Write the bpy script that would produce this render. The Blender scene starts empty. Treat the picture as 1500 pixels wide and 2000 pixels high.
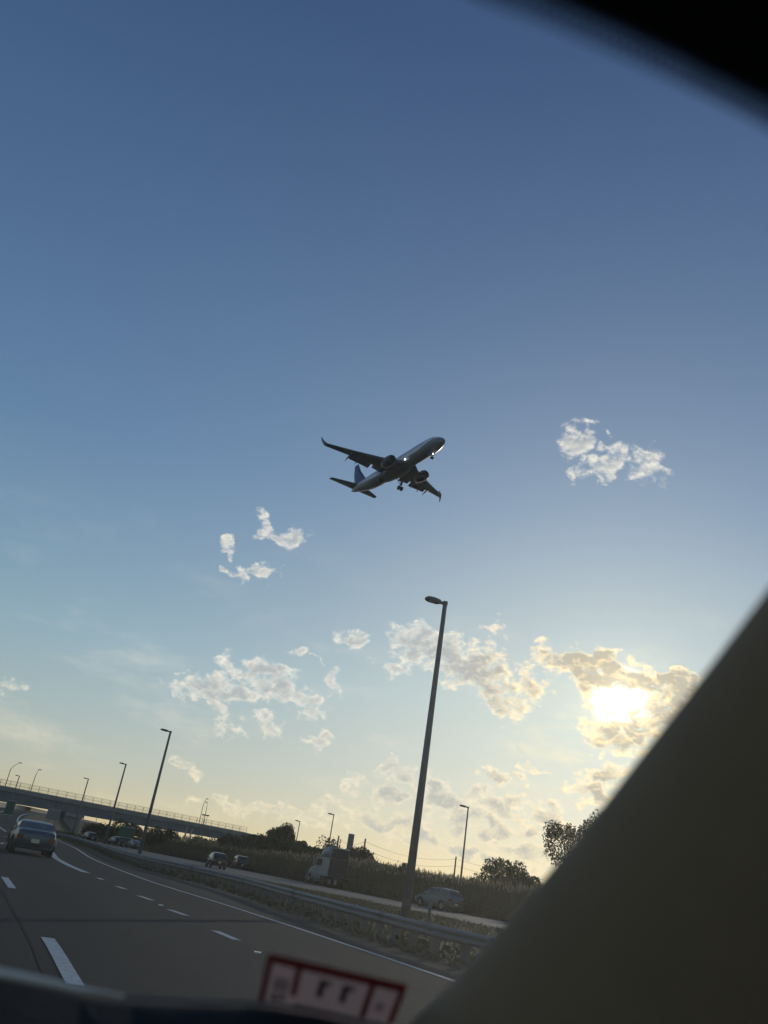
import bpy, bmesh, math, random
import numpy as np
from mathutils import Vector, Matrix

D = bpy.data
sc = bpy.context.scene
COL = sc.collection
random.seed(7)
rng = np.random.default_rng(7)
rad = math.radians

# ------------------------------------------------------------------ camera
EYE = 1.2
FPX, ROLL, HD = 1600.0, rad(9.6), 716.0
_p = math.atan2(HD, FPX)
FW = Vector((0, math.cos(_p), math.sin(_p)))
_r0 = Vector((1, 0, 0)); _u0 = _r0.cross(FW)
RT = math.cos(ROLL) * _r0 + math.sin(ROLL) * _u0
UP = -math.sin(ROLL) * _r0 + math.cos(ROLL) * _u0
cam_d = D.cameras.new('camera'); cam = D.objects.new('camera', cam_d); COL.objects.link(cam)
cam.matrix_world = Matrix(((RT.x, UP.x, -FW.x, 0), (RT.y, UP.y, -FW.y, 0), (RT.z, UP.z, -FW.z, EYE), (0, 0, 0, 1)))
cam_d.sensor_fit = 'VERTICAL'; cam_d.sensor_height = 36; cam_d.sensor_width = 27
cam_d.lens = FPX / 2000 * 36
cam_d.clip_start = 0.02; cam_d.clip_end = 6000
cam_d.dof.use_dof = True; cam_d.dof.focus_distance = 150; cam_d.dof.aperture_fstop = 8.6
sc.camera = cam

def ray(x, y):
    d = (x - 750) * RT + (1000 - y) * UP + FPX * FW
    return d.normalized()
def gnd(x, y, z=0.0):
    d = ray(x, y); t = (z - EYE) / d.z
    return Vector((0, 0, EYE)) + t * d
def azel(x, y):
    d = ray(x, y); return math.degrees(math.atan2(d.x, d.y)), math.degrees(math.asin(d.z))
def pol(az, dist, z=0.0):
    return Vector((dist * math.sin(rad(az)), dist * math.cos(rad(az)), z))

# ------------------------------------------------------------------ sky, sun, exposure
SUN_AZ, SUN_EL = 18.24, 13.42
sun_dir = Vector((math.sin(rad(SUN_AZ)) * math.cos(rad(SUN_EL)), math.cos(rad(SUN_AZ)) * math.cos(rad(SUN_EL)), math.sin(rad(SUN_EL))))
SKY_STRENGTH = 0.15
world = D.worlds.new('World'); sc.world = world; world.use_nodes = True
WN, WL = world.node_tree.nodes, world.node_tree.links
WN.clear()
def wn(t, **k):
    n = WN.new(t)
    for a, b in k.items(): setattr(n, a, b)
    return n
def wmath(op, a, b=None, c=None, clamp=False):
    n = wn('ShaderNodeMath', operation=op, use_clamp=clamp)
    for i, v in enumerate((a, b, c)):
        if v is None: continue
        if isinstance(v, (int, float)): n.inputs[i].default_value = v
        else: WL.new(v, n.inputs[i])
    return n.outputs[0]
def wvm(op, a, b=None, out=0):
    n = wn('ShaderNodeVectorMath', operation=op)
    for i, v in enumerate((a, b)):
        if v is None: continue
        if isinstance(v, (tuple, Vector)): n.inputs[i].default_value = tuple(v)
        else: WL.new(v, n.inputs[i])
    return n.outputs[out]
def one_plus(v, k):
    n = wn('ShaderNodeVectorMath', operation='MULTIPLY_ADD'); WL.new(v, n.inputs[0]); n.inputs[1].default_value = (k, k, k); n.inputs[2].default_value = (1, 1, 1); return n.outputs[0]
def wmr(v, a, b, c=0.0, d=1.0, smooth=True):
    n = wn('ShaderNodeMapRange'); n.interpolation_type = 'SMOOTHSTEP' if smooth else 'LINEAR'
    WL.new(v, n.inputs[0])
    for i, q in enumerate((a, b, c, d)): n.inputs[i + 1].default_value = q
    return n.outputs[0]
def wmix(f, a, b, blend='MIX'):
    n = wn('ShaderNodeMix', data_type='RGBA', blend_type=blend)
    if isinstance(f, (int, float)): n.inputs[0].default_value = f
    else: WL.new(f, n.inputs[0])
    for i, v in ((6, a), (7, b)):
        if isinstance(v, tuple): n.inputs[i].default_value = (*v, 1)
        else: WL.new(v, n.inputs[i])
    return n.outputs[2]
geo = wn('ShaderNodeTexCoord')
dirv = wvm('NORMALIZE', geo.outputs['Generated'])
sep = wn('ShaderNodeSeparateXYZ'); WL.new(dirv, sep.inputs[0])
AZ = wmath('MULTIPLY', wmath('ARCTAN2', sep.outputs[0], sep.outputs[1]), 180 / math.pi)
EL = wmath('MULTIPLY', wmath('ARCSINE', sep.outputs[2]), 180 / math.pi)
cmb = wn('ShaderNodeCombineXYZ'); WL.new(AZ, cmb.inputs[0]); WL.new(EL, cmb.inputs[1])
P0 = cmb.outputs[0]
sky = wn('ShaderNodeTexSky', sky_type='NISHITA')
sky.sun_disc = False; sky.sun_elevation = rad(SUN_EL); sky.sun_rotation = rad(SUN_AZ)
sky.air_density = 1.0; sky.dust_density = 0.6; sky.ozone_density = 1.6; sky.altitude = 0
skyc = wn('ShaderNodeGamma'); WL.new(sky.outputs[0], skyc.inputs[0]); skyc.inputs[1].default_value = 0.62
hs = wn('ShaderNodeHueSaturation'); hs.inputs['Saturation'].default_value = 1.3; WL.new(wvm('DIVIDE', skyc.outputs[0], one_plus(skyc.outputs[0], .13)), hs.inputs['Color'])
tr_ = wn('ShaderNodeValToRGB'); WL.new(wmr(EL, 0, 60, smooth=False), tr_.inputs[0]); te = tr_.color_ramp.elements
te[0].position = 0; te[0].color = (1.45, 1.40, 1.32, 1); te[1].position = .9; te[1].color = (.50, .66, .98, 1)
for p_, c_ in ((.2, (1.22, 1.46, 1.52)), (.42, (.84, 1.12, 1.42))): q_ = te.new(p_); q_.color = (*c_, 1)
tint = tr_.outputs[0]
hs.inputs['Saturation'].default_value = 1.32
skyt = wmix(1.0, hs.outputs[0], tint, 'MULTIPLY')
bg_sky = wn('ShaderNodeBackground'); WL.new(skyt, bg_sky.inputs[0]); bg_sky.inputs[1].default_value = SKY_STRENGTH

# clouds: soft ellipses in the directions where the clouds stand, broken up by noise.
# each one: picture x, y, half length, half height, tilt (degrees, clockwise), thickness
CL = [(1122,866,28,24,-20,.85),(1160,832,30,6,10,.5),(1172,910,50,20,-12,.95),(1208,888,26,15,-50,.9),(1268,908,34,25,25,.85),(1115,926,8,9,0,.6),
 (517,1028,22,14,40,.85),(547,1050,32,12,15,1),(577,1052,24,22,40,1.05),(447,1065,13,10,30,.7),(443,1102,11,6,30,.6),(497,1120,40,14,10,.95),
 (683,1250,30,15,25,1),(586,1273,14,9,0,.7),(617,1290,14,5,30,.7),(648,1332,20,18,-20,.9),
 (395,1348,66,26,8,1.35),(445,1350,52,24,10,1.15),(425,1385,24,16,50,.85),(480,1312,46,16,20,1.1),(530,1335,84,30,27,1.3),(600,1375,38,18,25,1),
 (525,1418,32,12,25,.85),(625,1443,28,14,15,1),(360,1488,30,10,15,.6),(25,1348,24,8,5,.65),(440,1410,30,10,20,.6),
 (845,1268,78,36,15,1.3),(920,1305,76,44,30,1.35),(970,1355,60,30,35,1.1),(775,1302,34,18,5,.95),(1035,1340,34,34,30,.85),(800,1248,38,16,-5,1),(968,1235,26,13,15,.9),
 (1095,1285,66,26,12,1.35),(1190,1306,105,32,12,1.7),(1310,1335,95,30,15,1.7),(1330,1390,80,55,0,1.5),(1150,1338,30,22,25,.95),(1150,1378,16,12,0,.6),(1150,1400,30,14,10,.7),(1190,1428,62,18,10,1.1),(1250,1432,62,28,15,1.35),(1160,1450,20,12,10,.8),(1210,1455,50,18,20,1.1),
 (1165,1515,52,20,-5,1.3),(1165,1555,50,26,10,1.25),(980,1522,44,15,8,1.05),(1040,1498,27,12,8,.95),
 (775,1500,46,18,15,1),(820,1520,36,20,10,.9),(700,1535,30,14,10,.75),(770,1552,42,18,20,1.25),(865,1562,62,20,20,1.25),(960,1570,80,20,10,1.1),(930,1605,120,22,10,1.15),
 (1060,1590,60,24,5,1.1),(740,1600,110,22,12,1.0),(880,1655,150,20,10,1.1),(1020,1660,90,18,10,1.0),(560,1588,110,20,10,.85),(440,1570,50,12,14,.7),(1085,1630,60,18,5,1.0),(1100,1690,90,16,8,.9)]
wn1 = wn('ShaderNodeTexNoise'); wn1.inputs['Scale'].default_value = 0.55; wn1.inputs['Detail'].default_value = 7; wn1.inputs['Roughness'].default_value = 0.52
WL.new(P0, wn1.inputs[0])
warp = wvm('SCALE', wvm('SUBTRACT', wn1.outputs['Color'], (.5, .5, .5))); warp.node.inputs['Scale'].default_value = 3.6
PW = wvm('ADD', P0, warp)
field = None
for (x, y, a, b, t, w) in CL:
    c = np.array(azel(x, y)); ct, st = math.cos(rad(t)), math.sin(rad(t))
    e1 = np.array(azel(x + a * ct, y + a * st)) - c
    e2 = np.array(azel(x - b * st, y + b * ct)) - c
    U_, S_, _ = np.linalg.svd(np.array([e1, e2]).T)
    mp = wn('ShaderNodeMapping', vector_type='TEXTURE'); WL.new(PW, mp.inputs[0])
    mp.inputs[1].default_value = (c[0], c[1], 0); mp.inputs[2].default_value = (0, 0, math.atan2(U_[1, 0], U_[0, 0]))
    mp.inputs[3].default_value = (S_[0] * 1.2, S_[1] * 1.3, 1)
    r2 = wvm('DOT_PRODUCT', mp.outputs[0], mp.outputs[0], out=1)
    v = wmath('MULTIPLY_ADD', r2, -w, w)
    field = v if field is None else wmath('SMOOTH_MAX', field, v, 0.18)
# scattered clouds of the same kind over the rest of the sky
big = wn('ShaderNodeTexNoise'); big.inputs['Scale'].default_value = 0.09; big.inputs['Detail'].default_value = 3
mpb = wn('ShaderNodeMapping'); mpb.inputs[3].default_value = (.6, 1.7, 1); WL.new(P0, mpb.inputs[0]); WL.new(mpb.outputs[0], big.inputs[0])
side = wmr(wmath('ABSOLUTE', wmath('SUBTRACT', AZ, 0.0)), 36, 55)
lowel = wmr(EL, 45, 12)
gen = wmath('ADD', wmath('MULTIPLY_ADD', big.outputs[0], 5.0, -2.75), wmath('MULTIPLY_ADD', wmath('MULTIPLY', side, lowel), 3.0, -3.0))
field = wmath('MAXIMUM', field, gen)
# the gap in the cloud where the sun breaks through
hole = wn('ShaderNodeMapping', vector_type='TEXTURE'); WL.new(PW, hole.inputs[0])
hc = azel(1212, 1360); hole.inputs[1].default_value = (hc[0], hc[1], 0); hole.inputs[2].default_value = (0, 0, rad(-4)); hole.inputs[3].default_value = (1.25, .55, 1)
hr2 = wvm('DOT_PRODUCT', hole.outputs[0], hole.outputs[0], out=1)
field = wmath('SUBTRACT', field, wmath('MULTIPLY', wmr(hr2, 1.6, 0.2), 1.7))
fine = wn('ShaderNodeTexNoise'); fine.inputs['Scale'].default_value = 1.15; fine.inputs['Detail'].default_value = 11; fine.inputs['Roughness'].default_value = 0.6; fine.inputs['Distortion'].default_value = 0.25
mpf = wn('ShaderNodeMapping'); mpf.inputs[3].default_value = (.8, 1.25, 1); WL.new(P0, mpf.inputs[0]); WL.new(mpf.outputs[0], fine.inputs[0])
FN = wmath('SUBTRACT', fine.outputs[0], 0.5)
dens = wmath('MULTIPLY_ADD', FN, 4.6, wmath('ADD', field, 0.08))
# the same relief seen a little way towards the sun: its difference shades the cloud
fine2 = wn('ShaderNodeTexNoise'); fine2.inputs['Scale'].default_value = 1.15; fine2.inputs['Detail'].default_value = 6; fine2.inputs['Roughness'].default_value = 0.6; fine2.inputs['Distortion'].default_value = 0.25
tosun = wvm('SUBTRACT', (SUN_AZ, SUN_EL, 0), P0)
offs = wvm('SCALE', wvm('NORMALIZE', tosun)); offs.node.inputs['Scale'].default_value = 0.28
mpg = wn('ShaderNodeMapping'); mpg.inputs[3].default_value = (.8, 1.25, 1); WL.new(wvm('ADD', P0, offs), mpg.inputs[0]); WL.new(mpg.outputs[0], fine2.inputs[0])
relief = wmath('SUBTRACT', fine.outputs[0], fine2.outputs[0])
alpha = wmath('POWER', wmr(dens, -0.2, 1.35), 1.1)
core = wmr(wmath('MULTIPLY_ADD', FN, 2.2, field), 0.35, 1.25)
core = wmath('MULTIPLY_ADD', relief, -2.6, core, clamp=True)
cosun = wvm('DOT_PRODUCT', dirv, tuple(sun_dir), out=1)
ang = wmath('MULTIPLY', wmath('ARCCOSINE', wmath('MINIMUM', cosun, 0.999999)), 180 / math.pi)
near = wmr(ang, 15, 1.0)
low = wmr(EL, 12, 1)
edge_c = wmix(low, (1.0, .96, .84), (1.0, .87, .60))
core_c = wmix(low, (.50, .53, .54), (.62, .61, .52))
cc = wmix(core, edge_c, core_c)
warm = wmix(core, (1.55, 1.2, .62), (.56, .50, .38))
cc = wmix(near, cc, warm)
bg_cl = wn('ShaderNodeBackground'); WL.new(cc, bg_cl.inputs[0]); bg_cl.inputs[1].default_value = 0.92
mixs = wn('ShaderNodeMixShader'); veiln = wn('ShaderNodeTexNoise'); veiln.inputs['Scale'].default_value = 0.22; veiln.inputs['Detail'].default_value = 8; veiln.inputs['Roughness'].default_value = .6
mpv = wn('ShaderNodeMapping'); mpv.inputs[3].default_value = (.5, 1.5, 1); WL.new(P0, mpv.inputs[0]); WL.new(mpv.outputs[0], veiln.inputs[0])
veil = wmath('MULTIPLY', wmr(veiln.outputs[0], .48, .78), wmr(EL, 24, 3, 0.0, .45))
amax = wmath('MAXIMUM', wmath('MULTIPLY', alpha, 0.94), veil)
WL.new(amax, mixs.inputs[0]); WL.new(bg_sky.outputs[0], mixs.inputs[1]); WL.new(bg_cl.outputs[0], mixs.inputs[2])
# the sun's own light coming through the gap, and the bright air round it
halo = wmath('ADD', wmath('MULTIPLY', wmath('EXPONENT', wmath('MULTIPLY', ang, -0.14)), 0.02),
             wmath('MULTIPLY', wmath('EXPONENT', wmath('MULTIPLY', ang, -0.6)), 0.42))
disc = wmr(ang, 2.4, 0.1, 0.0, 4.5)
gap = wmath('SUBTRACT', 1.0, wmath('MULTIPLY', wmr(dens, .0, .9), 0.97))
bg_h = wn('ShaderNodeBackground'); bg_h.inputs[0].default_value = (1, .88, .60, 1)
WL.new(wmath('MULTIPLY_ADD', disc, gap, halo), bg_h.inputs[1])
adds = wn('ShaderNodeAddShader'); WL.new(mixs.outputs[0], adds.inputs[0]); WL.new(bg_h.outputs[0], adds.inputs[1])
wout = wn('ShaderNodeOutputWorld'); WL.new(adds.outputs[0], wout.inputs[0])
world.cycles.sampling_method = 'MANUAL'; world.cycles.sample_map_resolution = 1024

sun_l = D.lights.new('sun', 'SUN'); sun = D.objects.new('sun', sun_l); COL.objects.link(sun)
sun_l.energy = 0.65; sun_l.angle = rad(0.6); sun_l.color = (1, .88, .70)
sun.rotation_euler = sun_dir.to_track_quat('Z', 'Y').to_euler(); sun.location = (60, 180, 60)
sc.view_settings.view_transform = 'Standard'; sc.view_settings.look = 'None'
sc.view_settings.exposure = 0; sc.view_settings.gamma = 1
sc.cycles.max_bounces = 6; sc.cycles.transparent_max_bounces = 16; sc.cycles.volume_bounces = 0
sc.cycles.use_denoising = True

# ------------------------------------------------------------------ materials
MATS = {}
def mat(name, color, rough=0.8, metal=0.0, var=0.0, vscale=4.0, color2=None, bump=0.0, bscale=60.0, emit=0.0, trans=0.0, spec=0.5):
    if name in MATS: return MATS[name]
    m = D.materials.new(name); m.use_nodes = True; N, L = m.node_tree.nodes, m.node_tree.links
    b = N['Principled BSDF']; b.inputs['Roughness'].default_value = rough; b.inputs['Metallic'].default_value = metal
    b.inputs['Specular IOR Level'].default_value = spec
    b.inputs['Base Color'].default_value = (*color, 1)
    tc = N.new('ShaderNodeTexCoord')
    if var > 0 or color2:
        n = N.new('ShaderNodeTexNoise'); n.inputs['Scale'].default_value = vscale; n.inputs['Detail'].default_value = 6; n.inputs['Roughness'].default_value = .65
        L.new(tc.outputs['Object'], n.inputs[0])
        r = N.new('ShaderNodeValToRGB'); L.new(n.outputs[0], r.inputs[0])
        c2 = color2 or tuple(min(1, c * (1 + var)) for c in color); c1 = color if color2 else tuple(c * (1 - var) for c in color)
        r.color_ramp.elements[0].position = .32; r.color_ramp.elements[0].color = (*c1, 1)
        r.color_ramp.elements[1].position = .68; r.color_ramp.elements[1].color = (*c2, 1)
        L.new(r.outputs[0], b.inputs['Base Color'])
    if bump > 0:
        n = N.new('ShaderNodeTexNoise'); n.inputs['Scale'].default_value = bscale; n.inputs['Detail'].default_value = 4
        L.new(tc.outputs['Object'], n.inputs[0])
        bp = N.new('ShaderNodeBump'); bp.inputs['Strength'].default_value = bump; bp.inputs['Distance'].default_value = .02
        L.new(n.outputs[0], bp.inputs['Height']); L.new(bp.outputs[0], b.inputs['Normal'])
    if emit: b.inputs['Emission Color'].default_value = (*color, 1); b.inputs['Emission Strength'].default_value = emit
    if trans:
        t = N.new('ShaderNodeBsdfTranslucent'); t.inputs[0].default_value = (*[min(1, c * 1.4) for c in color], 1)
        mx = N.new('ShaderNodeMixShader'); mx.inputs[0].default_value = trans
        L.new(b.outputs[0], mx.inputs[1]); L.new(t.outputs[0], mx.inputs[2]); L.new(mx.outputs[0], N['Material Output'].inputs[0])
    MATS[name] = m; return m

asphalt = mat('asphalt', (.04, .043, .046), .95, spec=.15, var=.22, vscale=.35, bump=.4, bscale=40)
asphalt2 = mat('shoulder_asphalt', (.07, .07, .068), .95, spec=.15, var=.2, vscale=.6, bump=.4, bscale=40)
def wheel_tracks(m, base, dark, light, phase):
    N, L = m.node_tree.nodes, m.node_tree.links; b = N['Principled BSDF']
    u = N.new('ShaderNodeUVMap'); u.uv_map = 'along'; sx = N.new('ShaderNodeSeparateXYZ'); L.new(u.outputs[0], sx.inputs[0])
    def mm(op, a, b_=None, c=None):
        n = N.new('ShaderNodeMath'); n.operation = op
        for i, v in enumerate((a, b_, c)):
            if v is None: continue
            if isinstance(v, (int, float)): n.inputs[i].default_value = v
            else: L.new(v, n.inputs[i])
        return n.outputs[0]
    tr_ = mm('POWER', mm('MULTIPLY_ADD', mm('COSINE', mm('MULTIPLY_ADD', sx.outputs[0], 2 * math.pi / 1.83, phase)), .5, .5), 2.0)
    def ns(sc_, st, det, rgh=.6):
        mp = N.new('ShaderNodeMapping'); mp.inputs[3].default_value = st; L.new(u.outputs[0], mp.inputs[0])
        n = N.new('ShaderNodeTexNoise'); n.inputs['Scale'].default_value = sc_; n.inputs['Detail'].default_value = det; n.inputs['Roughness'].default_value = rgh; L.new(mp.outputs[0], n.inputs[0]); return n.outputs[0]
    streak = ns(1.0, (2.2, .06, 1), 4); blot = ns(.5, (1, .5, 1), 6, .7); grit = ns(22, (1, 1, 1), 3)
    f = mm('MULTIPLY_ADD', tr_, .35, mm('MULTIPLY_ADD', streak, .9, mm('MULTIPLY_ADD', blot, .7, mm('MULTIPLY_ADD', grit, .5, -.85))))
    # sealed cracks
    vo = N.new('ShaderNodeTexVoronoi'); vo.feature = 'DISTANCE_TO_EDGE'; vo.inputs['Scale'].default_value = .22
    wp = N.new('ShaderNodeVectorMath'); wp.operation = 'ADD'; nz = N.new('ShaderNodeTexNoise'); nz.inputs['Scale'].default_value = .8; nz.inputs['Detail'].default_value = 4; L.new(u.outputs[0], nz.inputs[0]); L.new(u.outputs[0], wp.inputs[0]); L.new(nz.outputs[1], wp.inputs[1]); L.new(wp.outputs[0], vo.inputs['Vector'])
    ck = N.new('ShaderNodeMapRange'); L.new(vo.outputs[0], ck.inputs[0]); ck.inputs[1].default_value = .002; ck.inputs[2].default_value = .006
    mx = N.new('ShaderNodeMix'); mx.data_type = 'RGBA'; L.new(f, mx.inputs[0]); mx.inputs[6].default_value = (*light, 1); mx.inputs[7].default_value = (*dark, 1); mx.clamp_factor = True
    mc = N.new('ShaderNodeMix'); mc.data_type = 'RGBA'; L.new(ck.outputs[0], mc.inputs[0]); mc.inputs[6].default_value = (.018, .018, .018, 1); L.new(mx.outputs[2], mc.inputs[7])
    L.new(mc.outputs[2], b.inputs['Base Color'])
wheel_tracks(asphalt, None, (.010, .013, .016), (.024, .029, .034), 1.2)
wheel_tracks(asphalt2, None, (.022, .025, .028), (.040, .043, .045), 0.0)
paint = mat('road_paint', (.5, .51, .5), .75, var=.28, vscale=14, bump=.3, bscale=50)
grass_g = mat('dry_grass_ground', (.055, .05, .027), .95, color2=(.10, .08, .042), vscale=.5, bump=.5, bscale=12)
blade_m = mat('grass_blades', (.08, .072, .036), .9, color2=(.13, .11, .055), vscale=.4, trans=.3)
conc = mat('concrete', (.24, .24, .23), .85, var=.2, vscale=.4, bump=.2, bscale=8)
conc_l = mat('pale_concrete', (.42, .37, .29), .85, var=.15, vscale=.3)
steel_p = mat('girder_paint', (.13, .15, .16), .6, var=.2, vscale=.3)
galv = mat('galvanised_steel', (.14, .155, .175), .6, .35, var=.15, vscale=3)
galv_d = mat('weathered_steel', (.12, .125, .13), .8, .2, var=.25, vscale=3)
wood = mat('wood_post', (.10, .085, .07), .9, var=.3, vscale=6)
leaf_m = mat('leaves', (.045, .06, .022), .7, color2=(.075, .09, .03), vscale=.6, trans=.25)
leaf_d = mat('dark_leaves', (.04, .05, .022), .7, color2=(.055, .07, .028), vscale=.5, trans=.2)
bark = mat('bark', (.09, .075, .06), .95, var=.3, vscale=3)
reed_m = mat('reed_stems', (.075, .07, .036), .8, color2=(.14, .122, .066), vscale=.25, trans=.3)
plume_m = mat('reed_plumes', (.25, .21, .14), .9, var=.2, vscale=.3, trans=.4)
tyre_m = mat('rubber', (.02, .02, .02), .9)
rim_m = mat('alloy', (.2, .2, .21), .35, .8)
glass_m = mat('tinted_glass', (.02, .025, .03), .08, .0, spec=.8)
red_lens = mat('red_lens', (.14, .008, .008), .25)
clear_lens = mat('clear_lens', (.6, .6, .6), .2)
black_pl = mat('black_plastic', (.02, .02, .022), .6)
plate_m = mat('number_plate', (.55, .5, .35), .5)
sign_green = mat('sign_green', (.008, .075, .045), .5, var=.1)
sign_back = mat('sign_back_aluminium', (.16, .17, .17), .5, .3, var=.1)

# ------------------------------------------------------------------ helpers
def tag(o, label=None, cat=None, group=None, kind=None):
    if label: o['label'] = label
    if cat: o['category'] = cat
    if group: o['group'] = group
    if kind: o['kind'] = kind
    return o
def thing(name, loc, label, cat, group=None, rz=0.0):
    o = D.objects.new(name, None); o.empty_display_size = .2; COL.objects.link(o)
    o.location = loc; o.rotation_euler = (0, 0, rz); return tag(o, label, cat, group)
def mesh(name, verts, faces, m, parent=None, smooth=False):
    me = D.meshes.new(name); me.from_pydata([tuple(v) for v in verts], [], faces); me.materials.append(m)
    if smooth: me.polygons.foreach_set('use_smooth', [True] * len(me.polygons))
    me.update(); o = D.objects.new(name, me); COL.objects.link(o)
    if parent: o.parent = parent
    return o
class MB:
    def __init__(s): s.v = []; s.f = []
    def add(s, vs, fs):
        k = len(s.v); s.v += [tuple(v) for v in vs]; s.f += [tuple(i + k for i in f) for f in fs]; return s
    def box(s, c, d, M=None):
        vs = [Vector((c[0] + sx * d[0] / 2, c[1] + sy * d[1] / 2, c[2] + sz * d[2] / 2)) for sz in (-1, 1) for sy in (-1, 1) for sx in (-1, 1)]
        if M is not None: vs = [M @ v for v in vs]
        return s.add(vs, [(0, 2, 3, 1), (4, 5, 7, 6), (0, 1, 5, 4), (2, 6, 7, 3), (0, 4, 6, 2), (1, 3, 7, 5)])
    def tube(s, pts, rs, n=8, cap=True):
        pts = [Vector(p) for p in pts]
        if isinstance(rs, (int, float)): rs = [rs] * len(pts)
        k = len(s.v); a = None
        for i, p in enumerate(pts):
            t = (pts[min(i + 1, len(pts) - 1)] - pts[max(i - 1, 0)]).normalized()
            if a is None: a = t.orthogonal().normalized()
            a = (a - t * a.dot(t)); a = a.normalized() if a.length > 1e-6 else t.orthogonal().normalized()
            b = t.cross(a)
            for j in range(n):
                q = 2 * math.pi * j / n
                s.v.append(tuple(p + rs[i] * (math.cos(q) * a + math.sin(q) * b)))
        for i in range(len(pts) - 1):
            for j in range(n):
                s.f.append((k + i * n + j, k + i * n + (j + 1) % n, k + (i + 1) * n + (j + 1) % n, k + (i + 1) * n + j))
        if cap:
            s.f.append(tuple(k + j for j in reversed(range(n)))); s.f.append(tuple(k + (len(pts) - 1) * n + j for j in range(n)))
        return s
    def loft(s, rings, cap=True, closed=True):
        k = len(s.v); n = len(rings[0])
        for r in rings: s.v += [tuple(p) for p in r]
        for i in range(len(rings) - 1):
            for j in range(n if closed else n - 1):
                s.f.append((k + i * n + j, k + i * n + (j + 1) % n, k + (i + 1) * n + (j + 1) % n, k + (i + 1) * n + j))
        if cap:
            s.f.append(tuple(k + j for j in reversed(range(n)))); s.f.append(tuple(k + (len(rings) - 1) * n + j for j in range(n)))
        return s
    def build(s, name, m, parent=None, smooth=False): return mesh(name, s.v, s.f, m, parent, smooth)
def copy_tree(o, loc=None, rz=None, label=None, parent=None):
    c = o.copy(); COL.objects.link(c)
    if parent: c.parent = parent
    if loc is not None: c.location = loc
    if rz is not None: c.rotation_euler = (0, 0, rz)
    if label: c['label'] = label
    for ch in list(o.children): copy_tree(ch, parent=c)
    return c
def catmull(P, n=8):
    P = [Vector(p) for p in P]; out = []
    for i in range(len(P) - 1):
        a = P[i - 1] if i else P[0] * 2 - P[1]; b, c = P[i], P[i + 1]; d = P[i + 2] if i + 2 < len(P) else P[-1] * 2 - P[-2]
        for k in range(n):
            t = k / n; out.append(.5 * ((2 * b) + (c - a) * t + (2 * a - 5 * b + 4 * c - d) * t * t + (3 * b - a - 3 * c + d) * t ** 3))
    out.append(P[-1]); return out
def resample(P, step):
    P = [Vector(p) for p in P]; out = [P[0]]; acc = 0.0
    for a, b in zip(P, P[1:]):
        L = (b - a).length; t = step - acc
        while t <= L: out.append(a + (b - a) * (t / L)); t += step
        acc = (acc + L) % step if step else 0
    return out
def side_of(P, off):
    out = []
    for i, p in enumerate(P):
        t = P[min(i + 1, len(P) - 1)] - P[max(i - 1, 0)]; t.z = 0; t.normalize()
        out.append(p + Vector((t.y, -t.x, 0)) * off)          # off > 0: to the right of travel
    return out
def ribbon(name, A, B, m, parent=None, z=None):
    n = len(A); vs = [(p.x, p.y, p.z if z is None else z) for p in A] + [(p.x, p.y, p.z if z is None else z) for p in B]
    o = mesh(name, vs, [(i, n + i, n + i + 1, i + 1) for i in range(n - 1)], m, parent)
    uv = o.data.uv_layers.new(name='along'); d_ = [0.0]
    for i in range(n - 1): d_.append(d_[-1] + (A[i + 1] - A[i]).length)
    for lp in o.data.loops:
        k_ = lp.vertex_index; i = k_ % n; uv.data[lp.index].uv = (0.0 if k_ < n else (A[i] - B[i]).length, d_[i])
    return o
def at_dist(P, d):
    for a, b in zip(P, P[1:]):
        L = (b - a).length
        if d <= L: return a + (b - a) * (d / L), (b - a).normalized()
        d -= L
    return P[-1], (P[-1] - P[-2]).normalized()
def slice_path(P, d0, d1, n=4):
    return [at_dist(P, d0 + (d1 - d0) * i / n)[0] for i in range(n + 1)]

# ------------------------------------------------------------------ ground and roads
g = mesh('ground', [(-3000, -800, -.02), (3000, -800, -.02), (3000, 5000, -.02), (-3000, 5000, -.02)], [(0, 1, 2, 3)], grass_g); tag(g, kind='structure')
V3 = lambda l: [Vector((*p, 0)) for p in l]
white = catmull(V3([(11.2, -6), (8.2, 0), (5.3, 7.2), (2.2, 14.7), (.9, 17.8), (-.9, 21.9), (-2.7, 25.8), (-4.8, 30), (-7.1, 35.2), (-12.7, 50), (-22.4, 79.7), (-36, 115), (-56, 150), (-90, 190), (-140, 225)]))
rail_c = catmull(V3([(9.3, 4), (6.1, 10.8), (3.55, 16.8), (2.2, 19.3), (-.6, 27.7), (-2.9, 35.0), (-5.9, 41.5), (-10.9, 52), (-23.0, 89), (-36, 125), (-58, 165), (-95, 205)]))
r_l = side_of(white, -16)
ribbon('road', white, r_l, asphalt, z=0.0)['kind'] = 'structure'
ribbon('road_shoulder', side_of(white, 0), side_of(white, 2.6), asphalt2, z=0.004)['kind'] = 'structure'
ribbon('edge_line', side_of(white, -.07), side_of(white, .08), paint, z=0.008)['kind'] = 'structure'
def stripe(name, pts, w, m=paint, z=0.008):
    pts = [Vector((p[0], p[1], 0)) for p in pts]
    o = ribbon(name, side_of(pts, -w / 2), side_of(pts, w / 2), m, z=z); tag(o, kind='structure'); return o
lane = catmull(V3([(3.5, -5), (1.3, 0), (-1.95, 8.3), (-3.15, 11.35), (-6.1, 18.5), (-8.3, 23.9), (-13.5, 37), (-22.7, 65.5), (-26.7, 74.3), (-40, 102), (-60, 135)]))
ltot = sum((b - a).length for a, b in zip(lane, lane[1:]))
off0 = None
d = 0
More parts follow.
